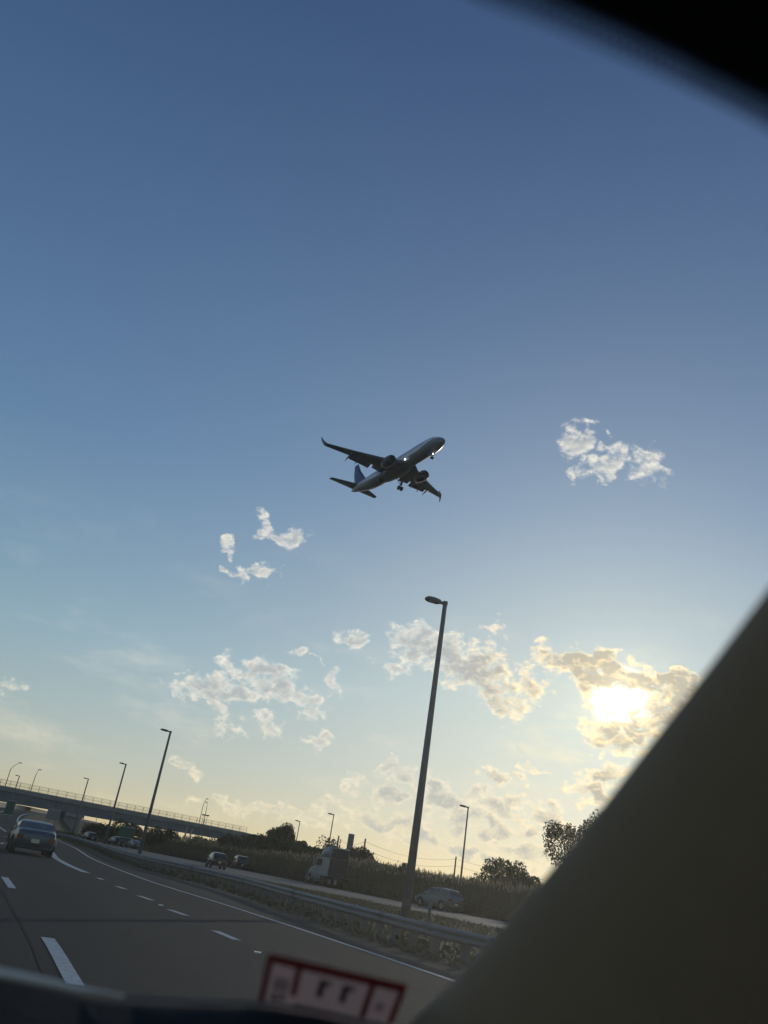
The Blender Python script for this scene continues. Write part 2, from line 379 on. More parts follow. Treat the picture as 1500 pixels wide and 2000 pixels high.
# dashes 3.1 m long every 10.75 m, phased so that one starts at (-1.95, 8.3)
acc = 0; best = 1e9
for i, (a, b) in enumerate(zip(lane, lane[1:])):
    dd = (a - Vector((-1.95, 8.3, 0))).length
    if dd < best: best, off0 = dd, acc
    acc += (b - a).length
k = -1
while off0 + k * 10.75 + 3.2 < ltot:
    s0 = off0 + k * 10.75
    if s0 > 0: stripe('lane_dash', slice_path(lane, s0, s0 + 3.2), .16)
    k += 1
lane2 = side_of(lane, -3.65); l2 = 0
for k in range(0, 12): stripe('lane_dash', slice_path(lane2, off0 + k * 10.75 + 1, off0 + k * 10.75 + 4.2), .15)
for a, b in [((-.05, 12.6), (.35, 11.7)), ((-1.2, 15.2), (-1.7, 16.3)), ((-2.6, 18.8), (-3.1, 19.7)), ((-3.9, 21.9), (-4.4, 22.8)), ((-5.2, 24.8), (-5.6, 25.5)), ((-6.6, 27.9), (-6.9, 28.6))]:
    stripe('dotted_line', [a, b], .17)
stripe('gore_line', catmull(V3([(-7.9, 30.9), (-9.7, 35.0), (-12.0, 41.0), (-15.0, 50), (-21, 67), (-31, 92)]), 4), .3)
for a, rl in [((-.75, 13.7), 'raised reflector nearest above the windscreen sticker'), ((-3.45, 20.6), 'farther raised reflector midway along the dotted lane marks')]:
    o = MB().box((a[0], a[1], .012), (.1, .12, .018)).build('road_reflector', clear_lens)
    tag(o, rl, 'reflector', 'raised reflectors along the dotted line')
# tar seam along our lane
stripe('tar_seam', [p + Vector((-.25, 0, 0)) for p in lane if p.y > 2], .035, mat('tar', (.018, .018, .019), .95, spec=.1), z=0.006)

near2 = catmull(V3([(20, 34), (14, 41), (9.6, 48.2), (5.0, 57.5), (.6, 63.5), (-5, 69.5), (-10.6, 77), (-20, 92), (-34, 118), (-52, 152), (-82, 200), (-120, 245)]))
far2 = catmull(V3([(34, 50), (24, 59), (14, 68), (8.0, 76), (3.5, 86), (-1.5, 97), (-9, 113), (-20, 134), (-36, 162), (-60, 200), (-95, 250)]))
def relen(P, n):
    tot = sum((b - a).length for a, b in zip(P, P[1:])); return [at_dist(P, tot * i / n)[0] for i in range(n + 1)]
n2, f2 = relen(near2, 60), relen(far2, 60)
ribbon('far_road', [p * 1 for p in f2], n2, mat('far_asphalt', (.055, .056, .056), .8, var=.12, vscale=.4), z=0.0)['kind'] = 'structure'
ribbon('edge_line', side_of(n2, .45), side_of(n2, .62), paint, z=0.006)['kind'] = 'structure'
ribbon('edge_line', side_of(f2, -.75), side_of(f2, -.6), paint, z=0.006)['kind'] = 'structure'

# ------------------------------------------------------------------ guardrail
gr = thing('guardrail', rail_c[0], 'long steel guardrail on closely spaced dark posts beside the right shoulder', 'guardrail')
base = Vector(rail_c[0])
prof = [(a_, b_ * .83) for a_, b_ in [(.00, .46), (.035, .49), (.075, .53), (.035, .575), (.0, .60), (.035, .635), (.075, .675), (.035, .72), (.0, .745)]]
rc = resample(rail_c, 1.2)
for sgn in (-1,):
    rings = []
    for i, p in enumerate(rc):
        t = (rc[min(i + 1, len(rc) - 1)] - rc[max(i - 1, 0)]).normalized(); nrm = Vector((t.y, -t.x, 0)) * sgn
        out = [p + nrm * (.17 + q[0]) + Vector((0, 0, q[1])) - base for q in prof]
        rings.append(out + [v - nrm * .006 for v in reversed(out)])
    MB().loft(rings).build('rail_beam', galv, gr, True)
for k_ in range(3, len(rc) - 1, 6):
    t = (rc[k_ + 1] - rc[k_]).normalized(); nrm = Vector((t.y, -t.x, 0)) * -1; p = rc[k_] + t * .5 - base
    sp_ = MB().loft([[p + t * q + nrm * (.182 + w[0]) + Vector((0, 0, w[1])) for w in prof] + [p + t * q + nrm * (.176 + w[0]) + Vector((0, 0, w[1])) for w in reversed(prof)] for q in (-.16, .16)])
    sp_.build('rail_splice', galv_d, gr)
pm = MB().box((0, 0, .3), (.12, .16, .6)).box((0, .085, .5), (.1, .165, .24)).build('post', galv_d, gr)
posts = resample(rail_c, .95)
for i, p in enumerate(posts):
    o = pm if i == 0 else pm.copy()
    if i: COL.objects.link(o); o.parent = gr
    t = (posts[min(i + 1, len(posts) - 1)] - posts[max(i - 1, 0)])
    o.location = p - base; o.rotation_euler = (0, 0, math.atan2(t.y, t.x))

# ------------------------------------------------------------------ street lamps
def lamp(h, r0, r1, arm=.75, name='street_lamp'):
    t = thing(name, (0, 0, 0), '', 'street lamp')
    MB().box((0, 0, .03), (.62, .62, .14)).build('lamp_base', conc, t); MB().box((0, 0, .13), (.42, .42, .05)).build('base_plate', galv_d, t); MB().box((0, -r0 * .96, .75), (.14, .05, .26)).build('access_hatch', galv_d, t)
    MB().tube([(0, 0, .1), (0, 0, h * .5), (0, 0, h - .1), (0, 0, h + .02)], [r0, (r0 + r1) / 2, r1, r1 * 1.02], 8).build('pole', galv, t, True)
    MB().tube([(0, 0, h - .12), (0, 0, h + .05)], [r1 * 1.2, r1 * 1.2], 8).tube([(-.05, 0, h - .06), (-.28, 0, h - .02)], .07, 6).build('lamp_bracket', galv_d, t)
    head = MB()
    rings = []
    for x, w, z0, z1 in ((-.22, .10, -.08, .06), (-.34, .16, -.11, .09), (-.55, .19, -.09, .12), (-.80, .19, -.06, .12), (-.93, .12, -.02, .06)):
        x = x * (arm / .75)
        rings.append([(x, -w, h + z0), (x, w, h + z0), (x, w, h + z1 * .6), (x, w * .6, h + z1), (x, -w * .6, h + z1), (x, -w, h + z1 * .6)])
    hd = head.loft(rings).build('lamp_head', galv_d, t)
    MB().box((-.62 * arm / .75, 0, h - .085), (.3, .26, .02)).build('lens', clear_lens, hd)
    return t
GL = 'tall street lamps on the grass strip beside the guardrail'
big_l = lamp(13, .185, .10); big_l.location = (3.4, 35.1, 0); big_l.rotation_euler = (0, 0, rad(8))
tag(big_l, 'tallest and nearest lamp post, thick tapered pole crossing the sky right of the plane', 'street lamp', GL)
small_l = None
for az, dist, lab, kk in ((-11.54, 98, 'second tallest lamp post, standing in front of the right half of the overpass', 0),
                      (-13.76, 154, 'third lamp post from the right, in front of the middle of the overpass', 1),
                      (-15.75, 217, 'fourth lamp post, shorter, just right of the overpass pier', 2),
                      (-19.74, 265, 'small far lamp post at the left edge, between the two curved deck lamps', 3)):
    if small_l is None:
        small_l = lamp(13, .2, .12, .95); l = small_l; l['label'] = lab; l['group'] = GL
    else: l = copy_tree(small_l, label=lab)
    l.location = pol(az, dist); l.rotation_euler = (0, 0, rad(25))
GR2 = 'thinner street lamps beyond the far road'
fl = None
for az, dist, lab in ((8.74, 100, 'thin lamp post beside the silver van in front of the reeds'), (.07, 150, 'thin lamp post rising from behind the white truck tractor'), (-2.04, 190, 'thin lamp post in front of the big round tree')):
    if fl is None: fl = lamp(10.6, .13, .08, .85); l = fl; l['label'] = lab; l['group'] = GR2
    else: l = copy_tree(fl, label=lab)
    l.location = pol(az, dist); l.rotation_euler = (0, 0, rad(12))

# ------------------------------------------------------------------ short marker post in the grass
mp_ = thing('marker_post', (4.1, 33.3, 0), 'short dark marker post standing in the grass in front of the silver van', 'post')
MB().tube([(0, 0, -.05), (0, 0, .95)], .06, 8).build('post', galv_d, mp_); MB().box((0, -.055, .8), (.13, .012, .25)).build('reflector', galv, mp_)

# ------------------------------------------------------------------ overpass
A_ = pol(-20.5, 290); B_ = pol(-5.2, 330)
ov = thing('overpass', A_, 'long dark girder bridge crossing over the road', 'bridge')
dirb = (B_ - A_).normalized(); nb = Vector((-dirb.y, dirb.x, 0)); LB = (B_ - A_).length
Mb = Matrix(((dirb.x, nb.x, 0, 0), (dirb.y, nb.y, 0, 0), (0, 0, 1, 0), (0, 0, 0, 1)))
ov.rotation_euler = (0, 0, math.atan2(dirb.y, dirb.x))
zt = lambda s: 10.45 - .0 * s
zb = lambda s: 6.2 + .8 * s / LB
S = [s for s in range(-130, int(LB) + 1, 4)] + [LB]
def prism_x(name, y0, y1, f0, f1, m, parent, ss=S):
    rings = [[(s, y0, f0(s)), (s, y1, f0(s)), (s, y1, f1(s)), (s, y0, f1(s))] for s in ss]
    return MB().loft(rings).build(name, m, parent)
prism_x('deck', -.5, 12.5, lambda s: zt(s) - 1.35, lambda s: zt(s) - .95, conc, ov)
for y in (0, 3.9, 7.9, 11.7): prism_x('girder', y, y + .45, zb, lambda s: zt(s) - 1.352, steel_p, ov)
prism_x('parapet', -.52, -.22, lambda s: zt(s) - .94, zt, conc, ov)
prism_x('parapet', 12.2, 12.5, lambda s: zt(s) - .94, zt, conc, ov)
for s in range(-126, int(LB), 8):
    MB().box((s, -.06, (zb(s) + zt(s) - 1.35) / 2), (.06, .1, zt(s) - 1.36 - zb(s))).build('stiffener', steel_p, ov)
for az in (-15.94, -26.5):
    # where the deck line meets that direction
    d_ = pol(az, 1); t_ = ((A_.x) * d_.y - (A_.y) * d_.x) / (dirb.y * d_.x - dirb.x * d_.y)
    w = 5.6
    p = MB().box((t_, 6, zb(t_) / 2 - .65), (w, 10.5, zb(t_) - .9)).build('pier', conc, ov)
    MB().box((t_, 6, zb(t_) - .57), (w + .8, 12.6, 1.08)).build('pier_cap', conc, ov)
rings = []
MB().add([(LB - 10, -.4, 0), (LB - 10, 12.4, 0), (LB - 4.5, 12.4, zb(LB)), (LB - 4.5, -.4, zb(LB)), (LB + 9, -.4, 0), (LB + 9, 12.4, 0), (LB + 9, 12.4, 10.4), (LB + 9, -.4, 10.4), (LB + .01, 12.4, 10.4), (LB + .01, -.4, 10.4), (LB + .01, 12.4, zb(LB)), (LB + .01, -.4, zb(LB))],
         [(0, 3, 2, 1), (0, 4, 7, 9, 11, 3), (1, 2, 10, 8, 6, 5), (4, 5, 6, 7), (7, 6, 8, 9), (9, 8, 10, 11), (11, 10, 2, 3), (0, 1, 5, 4)]).build('abutment', conc, ov)
# chain link fence on the near parapet
fe = thing('bridge_fence', A_ + Vector((0, 0, 10.45)), 'chain link fence with many posts along the near edge of the overpass', 'fence'); fe.rotation_euler = ov.rotation_euler
FH = 1.85
ps = list(np.arange(-120, LB + .5, 3.05))
pf = None
for s in ps:
    if pf is None: pf = MB().box((0, 0, FH / 2), (.1, .1, FH)).build('fence_post', galv_d, fe); o = pf
    else: o = pf.copy(); COL.objects.link(o); o.parent = fe
    o.location = (s, -.37, 0)
for z in (FH - .03, FH * .47, .08):
    MB().box(((ps[0] + ps[-1]) / 2, -.37, z), (ps[-1] - ps[0], .07, .07)).build('fence_rail', galv_d, fe)
ww = MB()
for k, s in enumerate(np.arange(-120, ps[-1] - FH, .28)):
    for sg in (0, 1):
        x0, x1 = (s, s + FH) if sg else (s + FH, s)
        ww.add([(x0, -.36 + sg * .01, 0), (x0 + .022, -.36 + sg * .01, 0), (x1 + .022, -.36 + sg * .01, FH), (x1, -.36 + sg * .01, FH)], [(0, 1, 2, 3)])
w_ = ww.build('chain_mesh', galv_d, fe); w_['kind'] = 'stuff'
# curved lamps and sign on the deck
def deck_s(az, y=0.0):
    d_ = pol(az, 1); a = A_ + nb * y
    t_ = (a.x * d_.y - a.y * d_.x) / (dirb.y * d_.x - dirb.x * d_.y); return t_, a + dirb * t_
def cobra(name, p, top, lean, lab):
    t = thing(name, p, lab, 'street lamp', 'curved arm lamps on the overpass')
    MB().tube([(0, 0, 0), (0, 0, top * .72), (lean * .25, 0, top * .84), (lean, 0, top)], [.14, .11, .08, .06], 6).build('pole', galv_d, t, True)
    MB().box((lean + .3 * (1 if lean > 0 else -1), 0, top), (.9, .35, .22)).build('lamp_head', galv_d, t); return t
for az, el, lean, lab in ((-20.35, 3.28, 2.0, 'leftmost curved arm lamp standing on the overpass'), (-18.85, 3.11, .5, 'second curved arm lamp on the overpass, its head bending left'),
                          (-8.38, 3.2, .6, 'curved arm lamp on the overpass, left of the pair near its right end'), (-8.12, 3.0, -.3, 'curved arm lamp on the overpass, right of the pair near its right end')):
    s_, p = deck_s(az, 6 if az > -9 and lean > 0 else 2.0); p = Vector((p.x, p.y, 9.5))
    h_ = EYE + Vector((p.x, p.y, 0)).length * math.tan(rad(el)) - 9.5
    cobra('deck_lamp', p, h_, lean, lab)
s_, p = deck_s(-8.12, .8); sg_ = thing('deck_sign', (p.x, p.y, 9.5), 'small wide sign on two posts on the overpass beside the pair of lamps', 'sign')
for dx in (-.55, .85): MB().box((dx, 0, 2.0), (.12, .12, 4.0)).build('post', galv_d, sg_)
MB().box((.2, 0, 4.15), (2.6, .5, .42)).build('sign_panel', sign_back, sg_)

# ------------------------------------------------------------------ embankments, ramp, far viaduct
def heap(name, pts, hw, m, kind='structure'):
    """a long mound: pts = (x, y, z of the crest)"""
    P = [Vector(p) for p in pts]; flat = [Vector((p.x, p.y, 0)) for p in P]; rings = []
    for i, p in enumerate(P):
        t = flat[min(i + 1, len(P) - 1)] - flat[max(i - 1, 0)]; t.normalize(); n_ = Vector((t.y, -t.x, 0)); w = hw + p.z * 1.8
        rings.append([flat[i] - n_ * w + Vector((0, 0, -.3)), p - n_ * hw, p + n_ * hw, flat[i] + n_ * w + Vector((0, 0, -.3))])
    o = MB().loft(rings, closed=False, cap=False).build(name, m); tag(o, kind=kind); return o
e0 = B_ + dirb * 8.5 + nb * 6
heap('embankment', [(e0.x, e0.y, 10.2), (e0.x + 20, e0.y + 14, 9.8), (e0.x + 45, e0.y + 30, 8.6), (e0.x + 90, e0.y + 60, 6), (e0.x + 160, e0.y + 110, 2)], 7, grass_g)
ramp = catmull([pol(-19.6, 105, .0), pol(-20.6, 140, .8), pol(-20.4, 175, 2.0), pol(-19.7, 215, 3.2), pol(-18.6, 265, 4.3), pol(-17.4, 310, 4.9), pol(-15.9, 350, 5.0), pol(-13.5, 385, 4.8)], 6)
hh = []
for a_, b_ in zip(side_of(ramp, -5), side_of(ramp, 5)): hh.append((a_, b_))
def skirt(P, off0, off1, name, m, dz=0.0, zbase=-.3):
    a = side_of(P, off0); b = side_of(P, off1); n = len(P)
    vs = [v + Vector((0, 0, dz)) for v in a] + [v + Vector((0, 0, dz)) for v in b] + [Vector((v.x, v.y, zbase)) for v in side_of(P, off0 - 6)] + [Vector((v.x, v.y, zbase)) for v in side_of(P, off1 + 6)]
    f = []
    for i in range(n - 1): f += [(i, n + i, n + i + 1, i + 1), (2 * n + i, i, i + 1, 2 * n + i + 1), (n + i, 3 * n + i, 3 * n + i + 1, n + i + 1)]
    o = mesh(name, vs, f, m); tag(o, kind='structure'); return o
skirt(ramp, -5.5, 5.5, 'ramp_embankment', grass_g)
up = [p + Vector((0, 0, .03)) for p in ramp]
ribbon('ramp_road', side_of(up, 4.9), side_of(up, -4.9), asphalt2)['kind'] = 'structure'
up2 = [p + Vector((0, 0, .04)) for p in ramp]
for o_ in (-4.0, .2, 4.2): ribbon('edge_line', side_of(up2, o_ + .14), side_of(up2, o_ - .14), paint)['kind'] = 'structure'
bw = thing('ramp_barrier', ramp[0], 'pale concrete barrier curving along the ramp under the overpass', 'barrier')
L_ = side_of(ramp, -5.2); rings = []
for i, p in enumerate(L_):
    t = L_[min(i + 1, len(L_) - 1)] - L_[max(i - 1, 0)]; t.z = 0; t.normalize(); n_ = Vector((t.y, -t.x, 0))
    q = p - ramp[0]; rings.append([q - n_ * .3 + Vector((0, 0, -.3)), q + n_ * .3 + Vector((0, 0, -.3)), q + n_ * .15 + Vector((0, 0, 1.25)), q - n_ * .15 + Vector((0, 0, 1.25))])
MB().loft(rings).build('barrier_wall', conc_l, bw)
# far elevated road seen through the gap under the deck
vd = thing('far_viaduct', pol(-14, 470), 'far elevated road seen as a low dark band under the overpass', 'viaduct')
p0, p1 = pol(-30, 500) - pol(-14, 470), pol(-4.5, 560) - pol(-14, 470)
z0_, z1_ = 9.9, 4.6
dv = (p1 - p0); dvn = Vector((dv.y, -dv.x, 0)).normalized()
def slab(a, b, zl, zh, w, o=0.0):
    A1 = [p0.lerp(p1, a) + dvn * (o - w / 2), p0.lerp(p1, a) + dvn * (o + w / 2)]; B1 = [p0.lerp(p1, b) + dvn * (o - w / 2), p0.lerp(p1, b) + dvn * (o + w / 2)]
    f = lambda t, z: z + (z0_ + (z1_ - z0_) * t)
    v = [A1[0] + Vector((0, 0, f(a, zl))), A1[1] + Vector((0, 0, f(a, zl))), B1[1] + Vector((0, 0, f(b, zl))), B1[0] + Vector((0, 0, f(b, zl))),
         A1[0] + Vector((0, 0, f(a, zh))), A1[1] + Vector((0, 0, f(a, zh))), B1[1] + Vector((0, 0, f(b, zh))), B1[0] + Vector((0, 0, f(b, zh)))]
    return MB().add(v, [(0, 3, 2, 1), (4, 5, 6, 7), (0, 1, 5, 4), (1, 2, 6, 5), (2, 3, 7, 6), (3, 0, 4, 7)])
slab(0, 1, -2.2, 0, 12).build('deck', conc, vd)
for k in range(12):
    t = (k + .5) / 12; c = p0.lerp(p1, t); zt_ = z0_ + (z1_ - z0_) * t - 2.2
    MB().box((c.x, c.y, zt_ / 2), (2.2, 8, zt_ - .01)).build('pier', conc, vd)
for k, az in enumerate((-14.6, -13.5, -12.2, -10.0, -9.1, -8.8, -8.4, -7.4)):
    dd = 520; b_ = pol(az, dd); zz = z0_ + (z1_ - z0_) * ((az + 30) / 25.5) - .6
    t = thing('viaduct_pole', (b_.x, b_.y, zz - 2), 'far thin pole seen in the sky gap under the overpass, ' + ('leftmost of the eight', 'second from the left', 'third from the left', 'fourth from the left', 'fourth from the right', 'third from the right', 'second from the right', 'rightmost of the eight')[k], 'pole', 'thin poles on the far elevated road')
    MB().tube([(0, 0, 0), (0, 0, 11)], [.16, .1], 6).build('pole', galv_d, t); MB().box((-.5, 0, 11), (1.3, .3, .2)).build('lamp_head', galv_d, t)

# ------------------------------------------------------------------ road signs beyond the sedan
def ground_sign(p, w, h, zlow, nleg, m, lab, rz):
    t = thing('road_sign', p, lab, 'road sign', None, rz)
    for k in range(nleg):
        x = (k + .5) / nleg * w - w / 2
        MB().box((x, .06, (zlow + h * .8) / 2), (.12, .08, zlow + h * .8)).build('post', galv_d, t)
    b = MB().box((0, 0, zlow + h / 2), (w, .04, h)).build('sign_panel', m, t)
    for z in (zlow + .04, zlow + h - .04): MB().box((0, -.025, z), (w - .02, .012, .05)).build('border', mat('sign_border', (.45, .5, .47), .5), b)
    return t
def el_z(d, el): return EYE + d * math.tan(rad(el))
ground_sign(pol(-12.6, 150), 2.6, 1.7, 1.5, 3, sign_green, 'green guide sign on three legs beyond the third lamp post', rad(12))
ground_sign(pol(-17.15, 150), 2.1, 1.75, 2.2, 2, sign_back, 'dark square sign back standing above the roof of the grey sedan', rad(17))
ground_sign(pol(-19.7, 140), 1.25, 2.0, 1.9, 1, sign_green, 'narrow tall green sign in front of the pale curved barrier', rad(19))

# ------------------------------------------------------------------ vehicles
def car(name, label, cat, L, W, prof_pts, paint_m, ws, group=None, wheel_r=.33, roof_w=.74, rear_glass=None, side_glass=None, front_glass=None, belt=.9, rails=False):
    """x forward, origin under the middle of the car. prof_pts: (x from rear, top z); glass ranges in x from rear"""
    t = thing(name, (0, 0, 0), label, cat, group)
    xs = np.array([p[0] for p in prof_pts]); zs = np.array([p[1] for p in prof_pts]); zmax = zs.max()
    def top(x): return float(np.interp(x, xs, zs))
    def hw(x):
        u = x / L; return W / 2 * (1 - .16 * abs(2 * u - 1) ** 4 - .05 * (u > .8) * (u - .8) * 5)
    def zbot(x): return .24 + .1 * max(0, abs(2 * x / L - 1) - .85) / .15
    def ring(x):
        z1 = top(x); w = hw(x); b = min(belt + .02 * x / L, z1 - .06); g_ = (z1 - b) / max(.01, zmax - b); wr = w * (1 - (1 - roof_w) * min(1, max(0, g_)))
        z0 = zbot(x); half = [(w * .8, z0), (w * .97, z0 + .1), (w, z0 + .3), (w * .985, (b + .5) / 2 + .12), (w * .95, b)]
        half += [((w * .95 + wr) / 2 + .01, (b + z1) / 2), (wr, z1 - .045 * min(1, g_ * 3 + .5)), (wr * .8, z1), (wr * .3, z1 + .012)]
        return [(x - L / 2, -y, z) for y, z in half] + [(x - L / 2, y, z) for y, z in reversed(half)]
    st = sorted(set(list(np.linspace(0, L, 26)) + list(xs)))
    MB().loft([ring(float(x)) for x in st]).build('body', paint_m, t, True)
    def surf(x, v, sgn):   # v 0..1 belt..roof on the side
        r = ring(x); n = len(r) // 2; half = [(abs(q[1]), q[2]) for q in r[:n]]
        a, b, c = half[4], half[5], half[6]
        q = (a[0] + (b[0] - a[0]) * v * 2, a[1] + (b[1] - a[1]) * v * 2) if v < .5 else (b[0] + (c[0] - b[0]) * (v * 2 - 1), b[1] + (c[1] - b[1]) * (v * 2 - 1))
        return Vector((x - L / 2, sgn * (q[0] + .012), q[1] + .004))
    if side_glass:
        for sgn in (-1, 1):
            for (a, b) in side_glass:
                m_ = MB(); n = 6; vs = []
                for i in range(n + 1):
                    x = a + (b - a) * i / n
                    for v in (.08, .5, .86): vs.append(surf(x, v, sgn))
                m_.add(vs, [(3 * i + j, 3 * i + 3 + j, 3 * i + 4 + j, 3 * i + 1 + j) if sgn < 0 else (3 * i + j, 3 * i + 1 + j, 3 * i + 4 + j, 3 * i + 3 + j) for i in range(n) for j in (0, 1)])
                m_.build('side_window', glass_m, t)
    for rng_, nm, sg in ((rear_glass, 'rear_window', -1), (front_glass, 'windscreen', 1)):
        if not rng_: continue
        a, b = rng_; vs = []; n = 4
        for i in range(n + 1):
            x = a + (b - a) * i / n; r = ring(x); wr = abs(r[6][1]) * .97
            for k in range(7):
                y = -wr + 2 * wr * k / 6; vs.append(Vector((x - L / 2 + sg * .016, y, top(x) + .018 + .012 * (1 - (y / wr) ** 2))))
        MB().add(vs, [(7 * i + j, 7 * i + 7 + j, 7 * i + 8 + j, 7 * i + 1 + j) for i in range(n) for j in range(6)]).build(nm, glass_m, t, True)
    for xw in (ws[0], ws[1]):
        for sgn in (-1, 1):
            yw = sgn * (hw(xw) - .10)
            wh = MB().tube([(xw - L / 2, yw - .11, wheel_r), (xw - L / 2, yw + .11, wheel_r)], wheel_r, 18).build('wheel', tyre_m, t, True)
            MB().tube([(xw - L / 2, yw + sgn * .09, wheel_r), (xw - L / 2, yw + sgn * .118, wheel_r)], wheel_r * .62, 12).build('rim', rim_m, wh)
            # arch
            arc = [(xw - L / 2 + (wheel_r + .07) * math.cos(q), yw + sgn * .105, wheel_r + (wheel_r + .07) * math.sin(q)) for q in np.linspace(0, math.pi, 9)]
            MB().tube(arc, .045, 5).build('wheel_arch', black_pl, t)
    for sgn in (-1, 1):
        zt_ = min(top(.05), belt) - .16
        MB().box((-L / 2 + .07, sgn * hw(.06) * .84, zt_), (.2, hw(.06) * .34, .15)).build('tail_light', red_lens, t)
        MB().box((L / 2 - .14, sgn * hw(L - .1) * .78, .68), (.22, .34, .15)).build('headlight', clear_lens, t)
        xm = (front_glass[0] if front_glass else L * .66) - L / 2 - .1
        MB().box((xm + .3, sgn * (hw(L * .6) + .06), belt + .06), (.12, .2, .13)).build('mirror', paint_m, t)
    MB().box((-L / 2 - .006, 0, .62), (.02, .34, .17)).build('number_plate', plate_m, t)
    MB().box((-L / 2 + .04, 0, .36), (.16, W * .74, .14)).build('bumper', black_pl, t)
    if rails:
        for sgn in (-1, 1): MB().tube([(-L * .3, sgn * W * .33, zmax + .01), (-L * .3 + .1, sgn * W * .33, zmax + .06), (L * .08, sgn * W * .33, zmax + .06), (L * .08 + .1, sgn * W * .33, zmax + .0)], .02, 5).build('roof_rail', galv, t)
    return t
sedan_p = [(0, .82), (.04, .98), (.14, 1.06), (.55, 1.10), (.75, 1.13), (1.25, 1.36), (1.6, 1.44), (2.2, 1.47), (2.7, 1.43), (3.45, 1.06), (3.6, 1.0), (4.3, .86), (4.62, .72), (4.75, .55)]
hatch_p = [(0, .8), (.05, 1.05), (.12, 1.15), (.45, 1.42), (.7, 1.5), (1.6, 1.54), (2.3, 1.48), (3.0, 1.08), (3.2, 1.0), (3.8, .85), (4.05, .7), (4.15, .5)]
suv_p = [(0, .85), (.04, 1.1), (.10, 1.22), (.38, 1.62), (.6, 1.70), (1.6, 1.75), (2.7, 1.7), (3.0, 1.6), (3.7, 1.14), (3.85, 1.1), (4.5, 1.0), (4.8, .85), (4.9, .6)]
van_p = [(0, .9), (.04, 1.3), (.08, 2.2), (.3, 2.42), (2.0, 2.45), (4.0, 2.42), (4.4, 2.2), (5.0, 1.35), (5.1, 1.25), (5.7, 1.1), (5.9, .8)]
cp_grey = mat('grey_blue_car_paint', (.08, .10, .12), .3, .4)
cp_silver = mat('silver_car_paint', (.11, .13, .15), .35, .4)
cp_dark = mat('dark_car_paint', (.03, .035, .04), .25, .4)
cp_white = mat('white_paint', (.19, .21, .22), .4, var=.12, vscale=1.2)
def heading(P, p):
    best = min(range(len(P) - 1), key=lambda i: (P[i] - p).length); t = P[best + 1] - P[best]; return math.atan2(t.y, t.x)
sed = car('sedan', 'grey blue sedan seen from behind in the lane ahead, before the overpass', 'car', 4.75, 1.84, sedan_p, cp_grey, (.95, 3.75), rear_glass=(.72, 1.3), side_glass=[(1.15, 2.15), (2.22, 3.05)], front_glass=(2.78, 3.42))
p_ = Vector((-13.15, 40.6, 0)); sed.location = p_; sed.rotation_euler = (0, 0, rad(90 + 22)); sed.scale = (.95, .98, .93)
suv = car('minivan', 'silver van with a long dark side window row, on the far road before the reeds', 'car', 4.9, 1.92, suv_p, cp_silver, (.95, 3.9), wheel_r=.36, roof_w=.78, belt=1.05, rear_glass=(.11, .38), side_glass=[(.4, 1.45), (1.52, 2.4), (2.46, 3.2)], front_glass=(3.02, 3.68), rails=True)
suv.location = (9.6, 73, 0); suv.rotation_euler = (0, 0, rad(90 + 34)); suv.scale = (.88, .9, .92)
h1 = car('hatchback', 'dark hatchback left of the pair of cars under the bridge end, seen from behind', 'car', 4.2, 1.78, hatch_p, cp_dark, (.75, 3.4), rear_glass=(.12, .45), side_glass=[(.6, 1.5), (1.56, 2.5)], front_glass=(2.32, 2.98), group='vehicles on the far road')
h1.location = gnd(420, 1695.5); h1.location.z = 0; h1.rotation_euler = (0, 0, rad(90 + 17)); h1.scale = (.9, .95, .98)
v1 = car('van', 'dark tall car beside and beyond the hatchback, right one of the pair', 'car', 4.9, 1.92, suv_p, cp_dark, (.95, 3.9), wheel_r=.36, roof_w=.82, belt=1.05, rear_glass=(.11, .38), side_glass=[(.4, 1.45), (1.52, 2.4), (2.46, 3.2)], front_glass=(3.02, 3.68), group='vehicles on the far road')
v1.location = Vector((-11.0, 119, 0)); v1.rotation_euler = (0, 0, rad(90 + 14)); v1.scale = (.9, .95, .95)
for src, az, dd, lab, m in ((sed, -12.0, 165, 'silver small car behind the second lamp post, third from the left beyond the guardrail', cp_silver), (h1, -13.15, 170, 'small dark car with a sunlit roof between the second and third lamp posts', None),
                            (h1, -14.75, 160, 'small dark car far left beyond the guardrail, right of the third lamp post', None), (v1, -9.6, 185, 'far dark car with a bright glint in front of two pale posts', None)):
    c = copy_tree(src, loc=pol(az, dd), rz=rad(90 + 33), label=lab); c['group'] = 'vehicles on the far road'; c.scale = (1, 1, 1)
    if m:
        for ch in c.children:
            if ch.name.startswith('body'): ch.data = ch.data.copy(); ch.data.materials[0] = m
for az, hh_ in ((-9.05, 5.4), (-8.72, 5.2)):
    t = thing('pale_post', pol(az, 175), ('left' if az < -9 else 'right') + ' one of two thin pale posts under the right end of the overpass', 'post', 'two pale posts under the overpass')
    MB().tube([(0, 0, 0), (0, 0, hh_)], .13, 8).build('pole', conc_l, t); MB().box((0, 0, .1), (.5, .5, .25)).build('footing', conc, t)
vn = car('delivery_van', 'tall dark van cut off by the left edge of the picture, beside the sedan', 'van', 5.9, 2.1, van_p, cp_dark, (1.1, 4.7), wheel_r=.36, roof_w=.9, belt=1.3, side_glass=[(3.3, 4.4)], front_glass=(4.42, 4.98), rear_glass=None)
vn.location = (-27.6, 68.2, 0); vn.rotation_euler = (0, 0, rad(90 + 24))

